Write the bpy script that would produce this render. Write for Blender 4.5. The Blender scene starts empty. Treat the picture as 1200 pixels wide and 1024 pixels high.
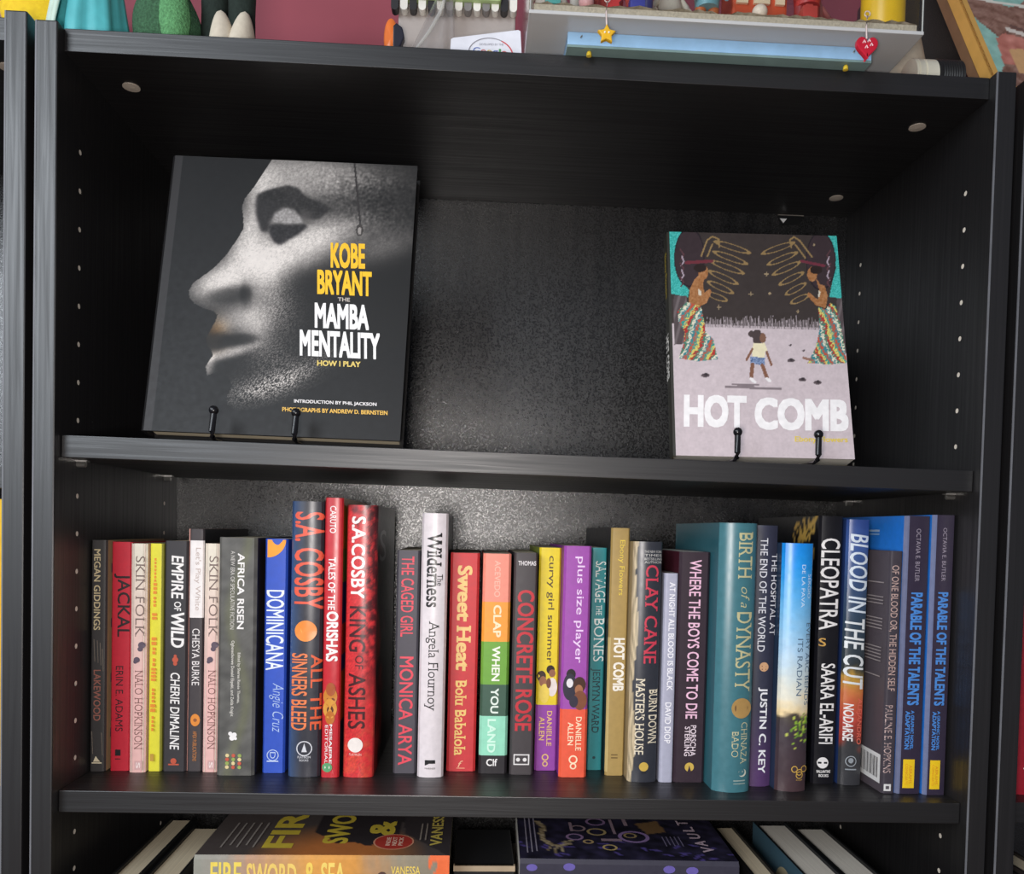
import bpy, bmesh, math, random
import numpy as np
from mathutils import Matrix, Vector

C = bpy.context.scene.collection
SC = bpy.context.scene
random.seed(4)
TOP = 2.02                                   # height of the bookcase top above the floor

# ------------------------------------------------------------------ camera, light, exposure
cam_d = bpy.data.cameras.new('camera')
cam = bpy.data.objects.new('camera', cam_d); C.objects.link(cam)
cr, cu, cf = (.99848464, -.0495946, .02384954), (-.02239695, .0296416, .99930964), (.0502673, .99832948, -.02848591)
cam.matrix_world = Matrix(((cr[0], cu[0], -cf[0], .33615), (cr[1], cu[1], -cf[1], -.66648),
                           (cr[2], cu[2], -cf[2], TOP - .39406), (0, 0, 0, 1)))
cam_d.sensor_fit = 'HORIZONTAL'; cam_d.sensor_width = 36.0
cam_d.lens = 36.0 * 945.52 / 1200.0
cam_d.shift_x = -.0005; cam_d.shift_y = .1136
cam_d.clip_start = .01
SC.camera = cam

SC.view_settings.view_transform = 'Standard'
SC.view_settings.look = 'None'
SC.view_settings.gamma = 1.0
SC.view_settings.use_curve_mapping = False
SC.view_settings.exposure = 0.0

SC.cycles.transparent_max_bounces = 24            # several clear panels stand behind each other

world = bpy.data.worlds.new('room_light'); SC.world = world
world.use_nodes = True
world.node_tree.nodes['Background'].inputs[0].default_value = (.80, .84, 1.0, 1)
world.node_tree.nodes['Background'].inputs[1].default_value = .14

def area(name, loc, target, sx, sy, power, col):
    d = bpy.data.lights.new(name, 'AREA'); d.shape = 'RECTANGLE'; d.size = sx; d.size_y = sy
    d.energy = power; d.color = col
    o = bpy.data.objects.new(name, d); C.objects.link(o)
    o.location = loc
    o.rotation_euler = (Vector(target) - Vector(loc)).to_track_quat('-Z', 'Y').to_euler()
    return o
area('window_light', (-1.25, -2.5, TOP + .62), (.38, .1, TOP - .35), 1.3, 1.5, 58, (.86, .93, 1.0))
area('camera_side_light', (.28, -.72, TOP - .425), (.32, .2, TOP - .41), .11, .11, 4.2, (1.0, .94, .90))  # unseen small light added beside the camera for the back-panel glare
area('left_daylight', (-1.3, -.55, TOP + .55), (.2, .1, TOP + .02), .7, .7, 7, (.92, .96, 1.0))

# ------------------------------------------------------------------ helpers
def lin(c):
    c = np.asarray(c, float) / 255.0
    return np.where(c <= .04045, c / 12.92, ((c + .055) / 1.055) ** 2.4)
def L4(c):
    a = lin(c); return (float(a[0]), float(a[1]), float(a[2]), 1.0)

def nodemat(name):
    m = bpy.data.materials.new(name); m.use_nodes = True
    nt = m.node_tree; return m, nt, nt.nodes['Principled BSDF']

def mat(name, rgb, rough=.5, var=.08, scale=60, bump=0.0, metal=0.0, spec=.5, stretch=None, gen=False):
    """plain coloured stuff with a little procedural variation"""
    m, nt, b = nodemat(name)
    tc = nt.nodes.new('ShaderNodeTexCoord'); n = nt.nodes.new('ShaderNodeTexNoise')
    n.inputs['Scale'].default_value = scale; n.inputs['Detail'].default_value = 4
    src = tc.outputs['Object']
    if stretch:
        mp = nt.nodes.new('ShaderNodeMapping'); mp.inputs['Scale'].default_value = stretch
        nt.links.new(src, mp.inputs[0]); src = mp.outputs[0]
    nt.links.new(src, n.inputs['Vector'])
    r = nt.nodes.new('ShaderNodeValToRGB'); a = lin(rgb)
    r.color_ramp.elements[0].position = .3; r.color_ramp.elements[1].position = .7
    r.color_ramp.elements[0].color = (*[float(x * (1 - var)) for x in a], 1)
    r.color_ramp.elements[1].color = (*[float(min(1, x * (1 + var))) for x in a], 1)
    nt.links.new(n.outputs['Fac'], r.inputs[0]); nt.links.new(r.outputs[0], b.inputs['Base Color'])
    b.inputs['Roughness'].default_value = rough; b.inputs['Metallic'].default_value = metal
    b.inputs['Specular IOR Level'].default_value = spec
    if bump:
        bp = nt.nodes.new('ShaderNodeBump'); bp.inputs['Strength'].default_value = bump; bp.inputs['Distance'].default_value = .002
        nt.links.new(n.outputs['Fac'], bp.inputs['Height']); nt.links.new(bp.outputs[0], b.inputs['Normal'])
    return m

def printmat(name, rough, spec=.5, bump=.0):
    """ink on paper: the colour of each printed area, with slight scuffing"""
    m, nt, b = nodemat(name)
    at = nt.nodes.new('ShaderNodeAttribute'); at.attribute_name = 'ink'
    tc = nt.nodes.new('ShaderNodeTexCoord'); n = nt.nodes.new('ShaderNodeTexNoise')
    n.inputs['Scale'].default_value = 180; n.inputs['Detail'].default_value = 5
    nt.links.new(tc.outputs['Object'], n.inputs['Vector'])
    mr = nt.nodes.new('ShaderNodeMapRange'); mr.inputs['From Min'].default_value = .3; mr.inputs['From Max'].default_value = .7
    mr.inputs['To Min'].default_value = .93; mr.inputs['To Max'].default_value = 1.05
    nt.links.new(n.outputs['Fac'], mr.inputs['Value'])
    mx = nt.nodes.new('ShaderNodeMix'); mx.data_type = 'RGBA'; mx.blend_type = 'MULTIPLY'; mx.inputs['Factor'].default_value = 1
    nt.links.new(at.outputs['Color'], mx.inputs['A']); nt.links.new(mr.outputs[0], mx.inputs['B'])
    nt.links.new(mx.outputs['Result'], b.inputs['Base Color'])
    mr2 = nt.nodes.new('ShaderNodeMapRange'); mr2.inputs['To Min'].default_value = rough - .08; mr2.inputs['To Max'].default_value = rough + .08
    nt.links.new(n.outputs['Fac'], mr2.inputs['Value']); nt.links.new(mr2.outputs[0], b.inputs['Roughness'])
    b.inputs['Specular IOR Level'].default_value = spec
    return m

def woodmat(name, axis):
    """black-brown ash foil: fine open grain along the board"""
    m, nt, b = nodemat(name)
    tc = nt.nodes.new('ShaderNodeTexCoord'); mp = nt.nodes.new('ShaderNodeMapping')
    s = [110, 110, 110]; s[axis] = 2.2
    mp.inputs['Scale'].default_value = s
    nt.links.new(tc.outputs['Object'], mp.inputs[0])
    n = nt.nodes.new('ShaderNodeTexNoise'); n.inputs['Scale'].default_value = 3.2; n.inputs['Detail'].default_value = 6
    n.inputs['Distortion'].default_value = .6
    nt.links.new(mp.outputs[0], n.inputs['Vector'])
    r = nt.nodes.new('ShaderNodeValToRGB')
    r.color_ramp.elements[0].position = .33; r.color_ramp.elements[0].color = (.0040, .0036, .0042, 1)
    r.color_ramp.elements[1].position = .70; r.color_ramp.elements[1].color = (.0150, .0138, .0145, 1)
    nt.links.new(n.outputs['Fac'], r.inputs[0]); nt.links.new(r.outputs[0], b.inputs['Base Color'])
    mrr = nt.nodes.new('ShaderNodeMapRange'); mrr.inputs['From Min'].default_value = .35; mrr.inputs['From Max'].default_value = .65
    mrr.inputs['To Min'].default_value = .52; mrr.inputs['To Max'].default_value = .38
    nt.links.new(n.outputs['Fac'], mrr.inputs['Value']); nt.links.new(mrr.outputs[0], b.inputs['Roughness'])
    b.inputs['Specular IOR Level'].default_value = .8
    b.inputs['Coat Weight'].default_value = .12; b.inputs['Coat Roughness'].default_value = .38
    bp = nt.nodes.new('ShaderNodeBump'); bp.inputs['Strength'].default_value = .25; bp.inputs['Distance'].default_value = .0006
    nt.links.new(n.outputs['Fac'], bp.inputs['Height']); nt.links.new(bp.outputs[0], b.inputs['Normal'])
    return m

def backmat(name):
    """pressed hardboard with a pebbled black foil"""
    m, nt, b = nodemat(name)
    tc = nt.nodes.new('ShaderNodeTexCoord')
    n = nt.nodes.new('ShaderNodeTexNoise'); n.inputs['Scale'].default_value = 900; n.inputs['Detail'].default_value = 2
    nt.links.new(tc.outputs['Object'], n.inputs['Vector'])
    n2 = nt.nodes.new('ShaderNodeTexNoise'); n2.inputs['Scale'].default_value = 90; n2.inputs['Detail'].default_value = 3
    mp = nt.nodes.new('ShaderNodeMapping'); mp.inputs['Scale'].default_value = (1, 1, .06)
    nt.links.new(tc.outputs['Object'], mp.inputs[0]); nt.links.new(mp.outputs[0], n2.inputs['Vector'])
    r = nt.nodes.new('ShaderNodeValToRGB')
    r.color_ramp.elements[0].position = .3; r.color_ramp.elements[0].color = (.007, .007, .0075, 1)
    r.color_ramp.elements[1].position = .7; r.color_ramp.elements[1].color = (.019, .018, .018, 1)
    nt.links.new(n2.outputs['Fac'], r.inputs[0]); nt.links.new(r.outputs[0], b.inputs['Base Color'])
    b.inputs['Specular IOR Level'].default_value = 1.0
    n3 = nt.nodes.new('ShaderNodeTexNoise'); n3.inputs['Scale'].default_value = 520; n3.inputs['Detail'].default_value = 1
    nt.links.new(tc.outputs['Object'], n3.inputs['Vector'])
    mr = nt.nodes.new('ShaderNodeMapRange'); mr.inputs['From Min'].default_value = .38; mr.inputs['From Max'].default_value = .62
    mr.inputs['To Min'].default_value = .22; mr.inputs['To Max'].default_value = .37
    nt.links.new(n3.outputs['Fac'], mr.inputs['Value']); nt.links.new(mr.outputs[0], b.inputs['Roughness'])
    bp = nt.nodes.new('ShaderNodeBump'); bp.inputs['Strength'].default_value = .40; bp.inputs['Distance'].default_value = .0006
    nt.links.new(n.outputs['Fac'], bp.inputs['Height']); nt.links.new(bp.outputs[0], b.inputs['Normal'])
    return m

def clearmat(name, tint=(.93, .94, .94), haze=0.0):
    """thin clear plastic"""
    m = bpy.data.materials.new(name); m.use_nodes = True
    nt = m.node_tree; nt.nodes.clear()
    out = nt.nodes.new('ShaderNodeOutputMaterial'); tr = nt.nodes.new('ShaderNodeBsdfTransparent'); gl = nt.nodes.new('ShaderNodeBsdfGlossy')
    tc = nt.nodes.new('ShaderNodeTexCoord'); n = nt.nodes.new('ShaderNodeTexNoise'); n.inputs['Scale'].default_value = 40
    nt.links.new(tc.outputs['Object'], n.inputs['Vector'])
    mr = nt.nodes.new('ShaderNodeMapRange'); mr.inputs['To Min'].default_value = .05; mr.inputs['To Max'].default_value = .16
    nt.links.new(n.outputs['Fac'], mr.inputs['Value']); nt.links.new(mr.outputs[0], gl.inputs['Roughness'])
    tr.inputs[0].default_value = (*tint, 1); gl.inputs[0].default_value = (.95, .96, 1, 1)
    fr = nt.nodes.new('ShaderNodeFresnel'); fr.inputs[0].default_value = 1.45
    ge = nt.nodes.new('ShaderNodeNewGeometry'); sb = nt.nodes.new('ShaderNodeMath'); sb.operation = 'SUBTRACT'; sb.inputs[0].default_value = 1.0
    nt.links.new(ge.outputs['Backfacing'], sb.inputs[1]); ml = nt.nodes.new('ShaderNodeMath'); ml.operation = 'MULTIPLY'
    nt.links.new(fr.outputs[0], ml.inputs[0]); nt.links.new(sb.outputs[0], ml.inputs[1])   # only the outer skin mirrors
    mx = nt.nodes.new('ShaderNodeMixShader'); nt.links.new(ml.outputs[0], mx.inputs[0])
    last = tr
    if haze:
        df = nt.nodes.new('ShaderNodeBsdfDiffuse'); df.inputs[0].default_value = (.75, .75, .75, 1)
        m2 = nt.nodes.new('ShaderNodeMixShader'); m2.inputs[0].default_value = haze
        nt.links.new(tr.outputs[0], m2.inputs[1]); nt.links.new(df.outputs[0], m2.inputs[2]); last = m2
    nt.links.new(last.outputs[0], mx.inputs[1]); nt.links.new(gl.outputs[0], mx.inputs[2])
    nt.links.new(mx.outputs[0], out.inputs[0])
    return m

M = {}
M['wood_x'] = woodmat('black_brown_wood_long', 0)
M['wood_z'] = woodmat('black_brown_wood_upright', 2)
M['back'] = backmat('black_hardboard')
M['pin'] = mat('shelf_pin_metal', (190, 188, 184), .3, metal=.9)
M['plug'] = mat('pale_plastic_plug', (196, 184, 170), .5)
M['hole'] = mat('pale_hole', (225, 215, 200), .7)  # pale disc drawn at each peg hole
M['edge'] = mat('grey_edge_highlight', (112, 113, 118), .5, .15, 40)  # colour of the painted highlight on panel edges
M['black_wire'] = mat('black_coated_wire', (18, 18, 22), .25)
M['gloss'] = printmat('printed_gloss_cover', .33)
M['matte'] = printmat('printed_matte_cover', .52, .4)
M['pages'] = mat('page_edges', (214, 200, 172), .8, .14, 1.0, .15, stretch=(2600, 6, 6))
M['pages_white'] = mat('white_page_edges', (226, 220, 208), .8, .12, 1.0, .15, stretch=(2600, 6, 6))
M['clear'] = clearmat('clear_acrylic')
M['frosted'] = clearmat('frosted_acrylic', haze=.75)

class MB:
    """collects faces with an ink colour per vertex and a material per face"""
    def __init__(s): s.v = []; s.f = []; s.c = []; s.m = []
    def add(s, verts, faces, col, mi=0):
        b = len(s.v); s.v += [tuple(map(float, p)) for p in verts]
        s.f += [tuple(b + i for i in f) for f in faces]; s.m += [mi] * len(faces)
        if isinstance(col, np.ndarray) and col.ndim == 2: s.c += [tuple(x) for x in lin(col)]
        else:
            k = tuple(lin(col)); s.c += [k] * len(verts)
    def grid(s, P, col, mi=0, flip=False):
        """P[i][j] points; col one colour or an array (ni*nj,3)"""
        ni, nj = len(P), len(P[0]); vs = [p for row in P for p in row]; fs = []
        for i in range(ni - 1):
            for j in range(nj - 1):
                q = (i * nj + j, i * nj + j + 1, (i + 1) * nj + j + 1, (i + 1) * nj + j)
                fs.append(q[::-1] if flip else q)
        s.add(vs, fs, col, mi)
    def box(s, lo, hi, col=(128, 128, 128), mi=0):
        x0, y0, z0 = lo; x1, y1, z1 = hi
        s.add([(x0, y0, z0), (x1, y0, z0), (x1, y1, z0), (x0, y1, z0), (x0, y0, z1), (x1, y0, z1), (x1, y1, z1), (x0, y1, z1)],
              [(3, 2, 1, 0), (4, 5, 6, 7), (0, 1, 5, 4), (1, 2, 6, 5), (2, 3, 7, 6), (3, 0, 4, 7)], col, mi)
    def lathe(s, prof, n=32, col=(128, 128, 128), mi=0, center=(0, 0, 0), wob=None):
        P = []
        for r, z in prof:
            row = []
            for k in range(n + 1):
                a = 2 * math.pi * k / n; rr = r * (1 + (wob(a, z) if wob else 0))
                row.append((center[0] + rr * math.cos(a), center[1] + rr * math.sin(a), center[2] + z))
            P.append(row)
        s.grid(P, col, mi)
    def tube(s, pts, r, n=10, col=(20, 20, 20), mi=0):
        pts = [Vector(p) for p in pts]; P = []; ref = Vector((0, 0, 1))
        for i, p in enumerate(pts):
            t = (pts[min(i + 1, len(pts) - 1)] - pts[max(i - 1, 0)]).normalized()
            a = t.cross(ref)
            if a.length < .05: a = t.cross(Vector((1, 0, 0)))
            a.normalize(); b = t.cross(a).normalized(); rr = r[i] if isinstance(r, (list, tuple)) else r
            P.append([tuple(p + (a * math.cos(2 * math.pi * k / n) + b * math.sin(2 * math.pi * k / n)) * rr) for k in range(n + 1)])
        s.grid(P, col, mi)
        for e, fl in ((0, 0), (-1, 1)):
            ring = P[e][:-1]; s.add(ring, [tuple(range(len(ring)))[::-1] if fl else tuple(range(len(ring)))], col, mi)
    def ball(s, c, rx, ry=None, rz=None, n=20, col=(128, 128, 128), mi=0):
        ry = ry or rx; rz = rz or rx
        s.grid([[(c[0] + rx * math.sin(math.pi * i / n) * math.cos(2 * math.pi * j / n), c[1] + ry * math.sin(math.pi * i / n) * math.sin(2 * math.pi * j / n),
                  c[2] - rz * math.cos(math.pi * i / n)) for j in range(n + 1)] for i in range(n + 1)], col, mi)
    def prism(s, poly, y0, y1, col=(128, 128, 128), mi=0):
        """polygon in x,z given thickness along y"""
        n = len(poly); vs = [(x, y0, z) for x, z in poly] + [(x, y1, z) for x, z in poly]
        fs = [tuple(range(n)), tuple(range(2 * n - 1, n - 1, -1))] + [(i, i + n, (i + 1) % n + n, (i + 1) % n) for i in range(n)]
        s.add(vs, fs, col, mi)
    def build(s, name, mats, parent=None, smooth=None, bevel=0.0, weld=0.0):
        me = bpy.data.meshes.new(name); me.from_pydata(s.v, [], s.f); me.update()
        for m in (mats if isinstance(mats, (list, tuple)) else [mats]): me.materials.append(m)
        if s.f: me.polygons.foreach_set('material_index', s.m)
        a = me.attributes.new('ink', 'FLOAT_COLOR', 'POINT')
        arr = np.ones((len(s.v), 4), np.float32); arr[:, :3] = np.array(s.c, np.float32); a.data.foreach_set('color', arr.ravel())
        if bevel or weld:
            bm = bmesh.new(); bm.from_mesh(me); bmesh.ops.remove_doubles(bm, verts=bm.verts, dist=weld or 1e-6)
            if bevel:
                bmesh.ops.recalc_face_normals(bm, faces=bm.faces)
                es = [e for e in bm.edges if len(e.link_faces) == 2 and e.calc_face_angle(0) > .6]
                bmesh.ops.bevel(bm, geom=es, offset=bevel, segments=2, affect='EDGES', profile=.6)
            bm.to_mesh(me); bm.free()
        if smooth is not None:
            me.polygons.foreach_set('use_smooth', [True] * len(me.polygons))
            try: me.set_sharp_from_angle(angle=smooth)
            except Exception: pass
        o = bpy.data.objects.new(name, me); C.objects.link(o)
        if parent: o.parent = parent
        return o

def tag(o, label=None, cat=None, group=None, kind=None):
    if label: o['label'] = label
    if cat: o['category'] = cat
    if group: o['group'] = group
    if kind: o['kind'] = kind
    return o
def thing(name, label, cat, loc=(0, 0, 0), group=None):
    o = bpy.data.objects.new(name, None); C.objects.link(o); o.empty_display_size = .02
    o.location = loc; return tag(o, label, cat, group)

# ------------------------------------------------------------------ lettering
_glyphs = {}
def letters(s, bold=0.0, shear=0.0, serif=False, space=1.0):
    """outline mesh of a line of text, scaled to the unit box"""
    key = (s, bold, shear, serif, space)
    if key in _glyphs: return _glyphs[key]
    cd = bpy.data.curves.new('lettering', 'FONT'); cd.body = s; cd.offset = min(bold, 0.0); cd.shear = shear
    cd.space_character = space; cd.resolution_u = 3; cd.fill_mode = 'FRONT'
    o = bpy.data.objects.new('lettering', cd); C.objects.link(o)
    bpy.context.view_layer.update()
    ev = o.evaluated_get(bpy.context.evaluated_depsgraph_get()); me = ev.to_mesh()
    V = np.array([v.co[:2] for v in me.vertices], float); F = [tuple(p.vertices) for p in me.polygons]
    ev.to_mesh_clear(); bpy.data.objects.remove(o); bpy.data.curves.remove(cd)
    if serif:
        cnt = {}
        key_of = [tuple(np.round(p, 4)) for p in V]
        for f in F:
            for a, b in zip(f, f[1:] + f[:1]):
                k = tuple(sorted((key_of[a], key_of[b]))); cnt[k] = cnt.get(k, 0) + 1
        ex = [k for k, n in cnt.items() if n == 1 and abs(k[0][1] - k[1][1]) < .004 and .05 < abs(k[0][0] - k[1][0]) < .2]
        VV = V.tolist(); top = V[:, 1].max()
        for (a, b) in ex:
            x0, x1 = min(a[0], b[0]), max(a[0], b[0]); y = a[1]
            up = y < .1 or (y < 0)
            y2 = y + .045 if up else y - .045
            i = len(VV); VV += [[x0 - .065, min(y, y2)], [x1 + .065, min(y, y2)], [x1 + .065, max(y, y2)], [x0 - .065, max(y, y2)]]
            F.append((i, i + 1, i + 2, i + 3))
        V = np.array(VV)
    if bold > 0:                                       # heavier strokes: the outline struck several times, slightly shifted
        steps = [(a, c) for a in (-1, 0, 1) for c in (-1, 0, 1) if bold > .03 or (a and c)]
        n = len(V); F = [tuple(i + k * n for i in f) for k in range(len(steps)) for f in F]
        V = np.concatenate([V + np.array(st) * bold * (1.0, .8) for st in steps])
        lift = np.repeat(np.arange(len(steps)), n) * .000016
    else: lift = np.zeros(len(V))
    lo, hi = V.min(0), V.max(0); V = (V - lo) / np.maximum(hi - lo, 1e-6)
    V = np.c_[V, lift]
    _glyphs[key] = (V, F); return V, F

def sliced(V, F, axis, n):
    """the same lettering cut into n strips so that it can follow a rounded spine"""
    bm = bmesh.new(); vs = [bm.verts.new((x, y, z)) for x, y, z in V]
    for f in F:
        try: bm.faces.new([vs[i] for i in f])
        except ValueError: pass
    for k in n:
        if 0 < k < 1:
            co = [0, 0, 0]; no = [0, 0, 0]; co[axis] = k; no[axis] = 1
            bmesh.ops.bisect_plane(bm, geom=bm.verts[:] + bm.edges[:] + bm.faces[:], dist=1e-6, plane_co=co, plane_no=no)
    bm.verts.index_update(); V2 = np.array([v.co[:] for v in bm.verts]); F2 = [tuple(v.index for v in f.verts) for f in bm.faces]
    bm.free(); return V2, F2

def homography(q):
    """unit square (u right, v down) onto the four corners TL TR BR BL"""
    A = []; B = []
    for (u, v), (x, y) in zip(((0, 0), (1, 0), (1, 1), (0, 1)), q):
        A += [[u, v, 1, 0, 0, 0, -u * x, -v * x], [0, 0, 0, u, v, 1, -u * y, -v * y]]; B += [x, y]
    h = np.linalg.solve(np.array(A, float), np.array(B, float)); return np.append(h, 1).reshape(3, 3)
def hmap(H, P):
    P = np.asarray(P, float); q = np.c_[P, np.ones(len(P))] @ H.T; return q[:, :2] / q[:, 2:]

class Art:
    """a printed picture: colours at the points of a fine grid, drafted in drawing units"""
    def __init__(s, nu, nv, quad, base):
        s.nu, s.nv = nu, nv; s.H = homography(quad); s.Hi = np.linalg.inv(s.H)
        u, v = np.meshgrid(np.linspace(0, 1, nu), np.linspace(0, 1, nv))
        s.uv = np.c_[u.ravel(), v.ravel()]; q = hmap(s.H, s.uv); s.x, s.y = q[:, 0], q[:, 1]
        s.c = np.tile(np.array(base, float), (nu * nv, 1)); s.rng = np.random.default_rng(7)
    def inpoly(s, P):
        r = np.zeros(len(s.x), bool); n = len(P)
        for i in range(n):
            (x0, y0), (x1, y1) = P[i], P[(i + 1) % n]
            if y0 == y1: continue
            k = ((y0 > s.y) != (y1 > s.y)) & (s.x < (x1 - x0) * (s.y - y0) / (y1 - y0) + x0); r ^= k
        return r
    def put(s, mask, col):
        col = np.array(col, float)
        s.c[mask] = col[mask] if col.ndim == 2 else col
    def poly(s, P, col): s.put(s.inpoly(P), col)
    def ell(s, cx, cy, rx, ry, rot=0):
        c, n = math.cos(rot), math.sin(rot); dx, dy = s.x - cx, s.y - cy
        return ((dx * c + dy * n) / rx) ** 2 + ((-dx * n + dy * c) / ry) ** 2
    def ellipse(s, cx, cy, rx, ry, col, rot=0): s.put(s.ell(cx, cy, rx, ry, rot) < 1, col)
    def dist(s, P):
        d = np.full(len(s.x), 1e9)
        for (x0, y0), (x1, y1) in zip(P, P[1:]):
            L = (x1 - x0) ** 2 + (y1 - y0) ** 2 + 1e-9
            t = np.clip(((s.x - x0) * (x1 - x0) + (s.y - y0) * (y1 - y0)) / L, 0, 1)
            d = np.minimum(d, np.hypot(s.x - x0 - t * (x1 - x0), s.y - y0 - t * (y1 - y0)))
        return d
    def soft(s, P, col, k, amt=1.0):
        m = s.inpoly(P).astype(float).reshape(s.nv, s.nu)
        for _ in range(k): m = (m + np.roll(m, 1, 0) + np.roll(m, 1, 1) + np.roll(m, -1, 0) + np.roll(m, -1, 1)) / 5
        m = m.reshape(-1, 1) * amt; s.c = s.c * (1 - m) + np.asarray(col, float) * m
    def line(s, P, w, col): s.put(s.dist(P) < w / 2, col)
    def noise(s, k=0):
        n = s.rng.random((s.nv, s.nu))
        for _ in range(k):
            n = (n + np.roll(n, 1, 0) + np.roll(n, 1, 1) + np.roll(n, -1, 0) + np.roll(n, -1, 1)) / 5
        n = (n - n.mean()) / (n.std() + 1e-9); return n.ravel()

# ------------------------------------------------------------------ books
INK_GAP = .00014
class Book:
    """a bound book standing with its spine to the viewer: x thickness, y depth, z height"""
    def __init__(s, w, h, d, hard=False, spine=(60, 60, 60), left=None, right=None, round_=None, edge=None, rough='matte',
                 spine_art=None, left_art=None, right_art=None, pages='pages', jacket=True):
        s.w, s.h, s.d, s.hard = w, h, d, hard
        s.tb = .0024 if hard else .0006
        s.bulge = round_ if round_ is not None else (.0035 if hard else .0004)
        s.ov = .003 if hard else .0003
        s.spinecol = spine; s.left = left or spine; s.right = right or spine; s.edge = edge or s.left
        s.rough = rough; s.pages = pages; s.mb = MB(); s.layer = {}
        m = s.mb
        s.nu = nu = spine_art.nu if spine_art else 13; nv = spine_art.nv if spine_art else 2
        S = [[s.sp(u, v) for u in np.linspace(0, 1, nu)] for v in np.linspace(0, 1, nv)]
        m.grid(S, spine_art.c if spine_art else spine, flip=True)
        def face(side, col, art):
            a, b = (art.nu, art.nv) if art else (2, 2)
            G = [[s.fc(side, u, v, 0) for u in np.linspace(0, 1, a)] for v in np.linspace(0, 1, b)]
            m.grid(G, art.c if art else col, flip=True)
        face(1, s.right, right_art); face(-1, s.left, left_art)
        # inner skin, head and tail edges, fore edges
        us = np.linspace(0, 1, 13)
        out = [(-w / 2, d)] + [s.sp(u, 0)[:2] for u in us] + [(w / 2, d)]
        xi = w / 2 - s.tb
        inn = [(-xi, d)] + [((2 * u - 1) * xi, s.sp(u, 0)[1] + s.tb + (.001 if hard else 0)) for u in us] + [(xi, d)]
        ec = s.edge
        m.grid([[(x, y, h) for x, y in out], [(x, y, h) for x, y in inn]], ec, flip=False)
        m.grid([[(x, y, 0) for x, y in out], [(x, y, 0) for x, y in inn]], ec, flip=True)
        m.grid([[(x, y, 0) for x, y in inn], [(x, y, h) for x, y in inn]], ec)
        for sg in (-1, 1):
            m.grid([[(sg * w / 2, d, 0), (sg * xi, d, 0)], [(sg * w / 2, d, h), (sg * xi, d, h)]], ec)
    def sp(s, u, v, lift=0.0):
        """point on the spine; u left to right, v head to tail"""
        t = 2 * u - 1; r = min(.0022, s.w * .18)
        y = -s.bulge * (1 - t * t) + s.bulge
        e = max(0.0, abs(t) * s.w / 2 - (s.w / 2 - r)); y += r - math.sqrt(max(0, r * r - e * e))
        return (t * (s.w / 2 + lift * abs(t)), y - lift, s.h * (1 - v))
    def fc(s, side, u, v, lift=0.0):
        """point on the front (side 1) or back (side -1) board, u left to right as read"""
        y0 = s.sp(1, 0)[1]
        if side == 1: return (s.w / 2 + lift, y0 + u * (s.d - y0), s.h * (1 - v))
        return (-s.w / 2 - lift, y0 + (1 - u) * (s.d - y0), s.h * (1 - v))
    def lift(s, k): s.layer[k] = s.layer.get(k, 0) + 1; return INK_GAP * (1 + .35 * s.layer[k])
    # printing on the spine ------------------------------------------------
    def text(s, t, box, col, flat=False, **kw):
        """box = u0,v0,u1,v1 on the spine; lettering runs head to tail unless flat"""
        V, F = letters(t, **kw); u0, v0, u1, v1 = box; l = s.lift('s')
        if s.bulge > .0012:
            V, F = sliced(V, F, 0 if flat else 1, [(k / (s.nu - 1) - u0) / (u1 - u0) for k in range(s.nu)])
        P = []
        for a, b, z in V:
            u, v = (u0 + a * (u1 - u0), v1 + b * (v0 - v1)) if flat else (u0 + b * (u1 - u0), v0 + a * (v1 - v0))
            P.append(s.sp(u, v, l + z))
        s.mb.add(P, F if flat else F, col)
    def patch(s, box, col):
        u0, v0, u1, v1 = box; l = s.lift('s'); us = [u0] + [k / (s.nu - 1) for k in range(s.nu) if u0 < k / (s.nu - 1) < u1] + [u1]
        s.mb.grid([[s.sp(u, v, l) for u in us] for v in (v0, v1)], col, flip=True)
    def shape(s, pts, col):
        l = s.lift('s'); s.mb.add([s.sp(u, v, l) for u, v in pts], [tuple(range(len(pts)))], col)
    def disc(s, u, v, r, col, ring=0, a0=0, a1=360, sq=1):
        """round mark; r in metres"""
        n = 28; l = s.lift('s') + (.35 * s.bulge * (r / s.w) ** 2 * 4 if s.bulge > .0012 else 0); an = [math.radians(a0 + (a1 - a0) * k / n) for k in range(n + 1)]
        o = [s.sp(u + r * math.cos(a) / s.w, v + sq * r * math.sin(a) / s.h, l) for a in an]
        if ring:
            i = [s.sp(u + (r - ring) * math.cos(a) / s.w, v + sq * (r - ring) * math.sin(a) / s.h, l) for a in an]
            s.mb.grid([o, i], col)
        else: s.mb.add(o + [s.sp(u, v, l)], [(k, k + 1, n + 1) for k in range(n)], col)
    # printing on the boards -----------------------------------------------
    def ctext(s, t, fn, col, side=1, **kw):
        """fn maps the unit text box onto board u,v"""
        V, F = letters(t, **kw); l = s.lift('c'); UV = fn(V)
        s.mb.add([s.fc(side, u, v, l + z) for (u, v), z in zip(UV, V[:, 2])], F, col)
    def cpatch(s, box, col, side=1):
        u0, v0, u1, v1 = box; l = s.lift('c')
        s.mb.grid([[s.fc(side, u0, v0, l), s.fc(side, u1, v0, l)], [s.fc(side, u0, v1, l), s.fc(side, u1, v1, l)]], col, flip=True)
    def cdisc(s, u, v, r, col, side=1, ring=0):
        n = 36; l = s.lift('c'); an = [2 * math.pi * k / n for k in range(n + 1)]
        o = [s.fc(side, u + r * math.cos(a) / s.d, v + r * math.sin(a) / s.h, l) for a in an]
        if ring:
            i = [s.fc(side, u + (r - ring) * math.cos(a) / s.d, v + (r - ring) * math.sin(a) / s.h, l) for a in an]; s.mb.grid([o, i], col)
        else: s.mb.add(o + [s.fc(side, u, v, l)], [(k, k + 1, n + 1) for k in range(n)], col)
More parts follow.
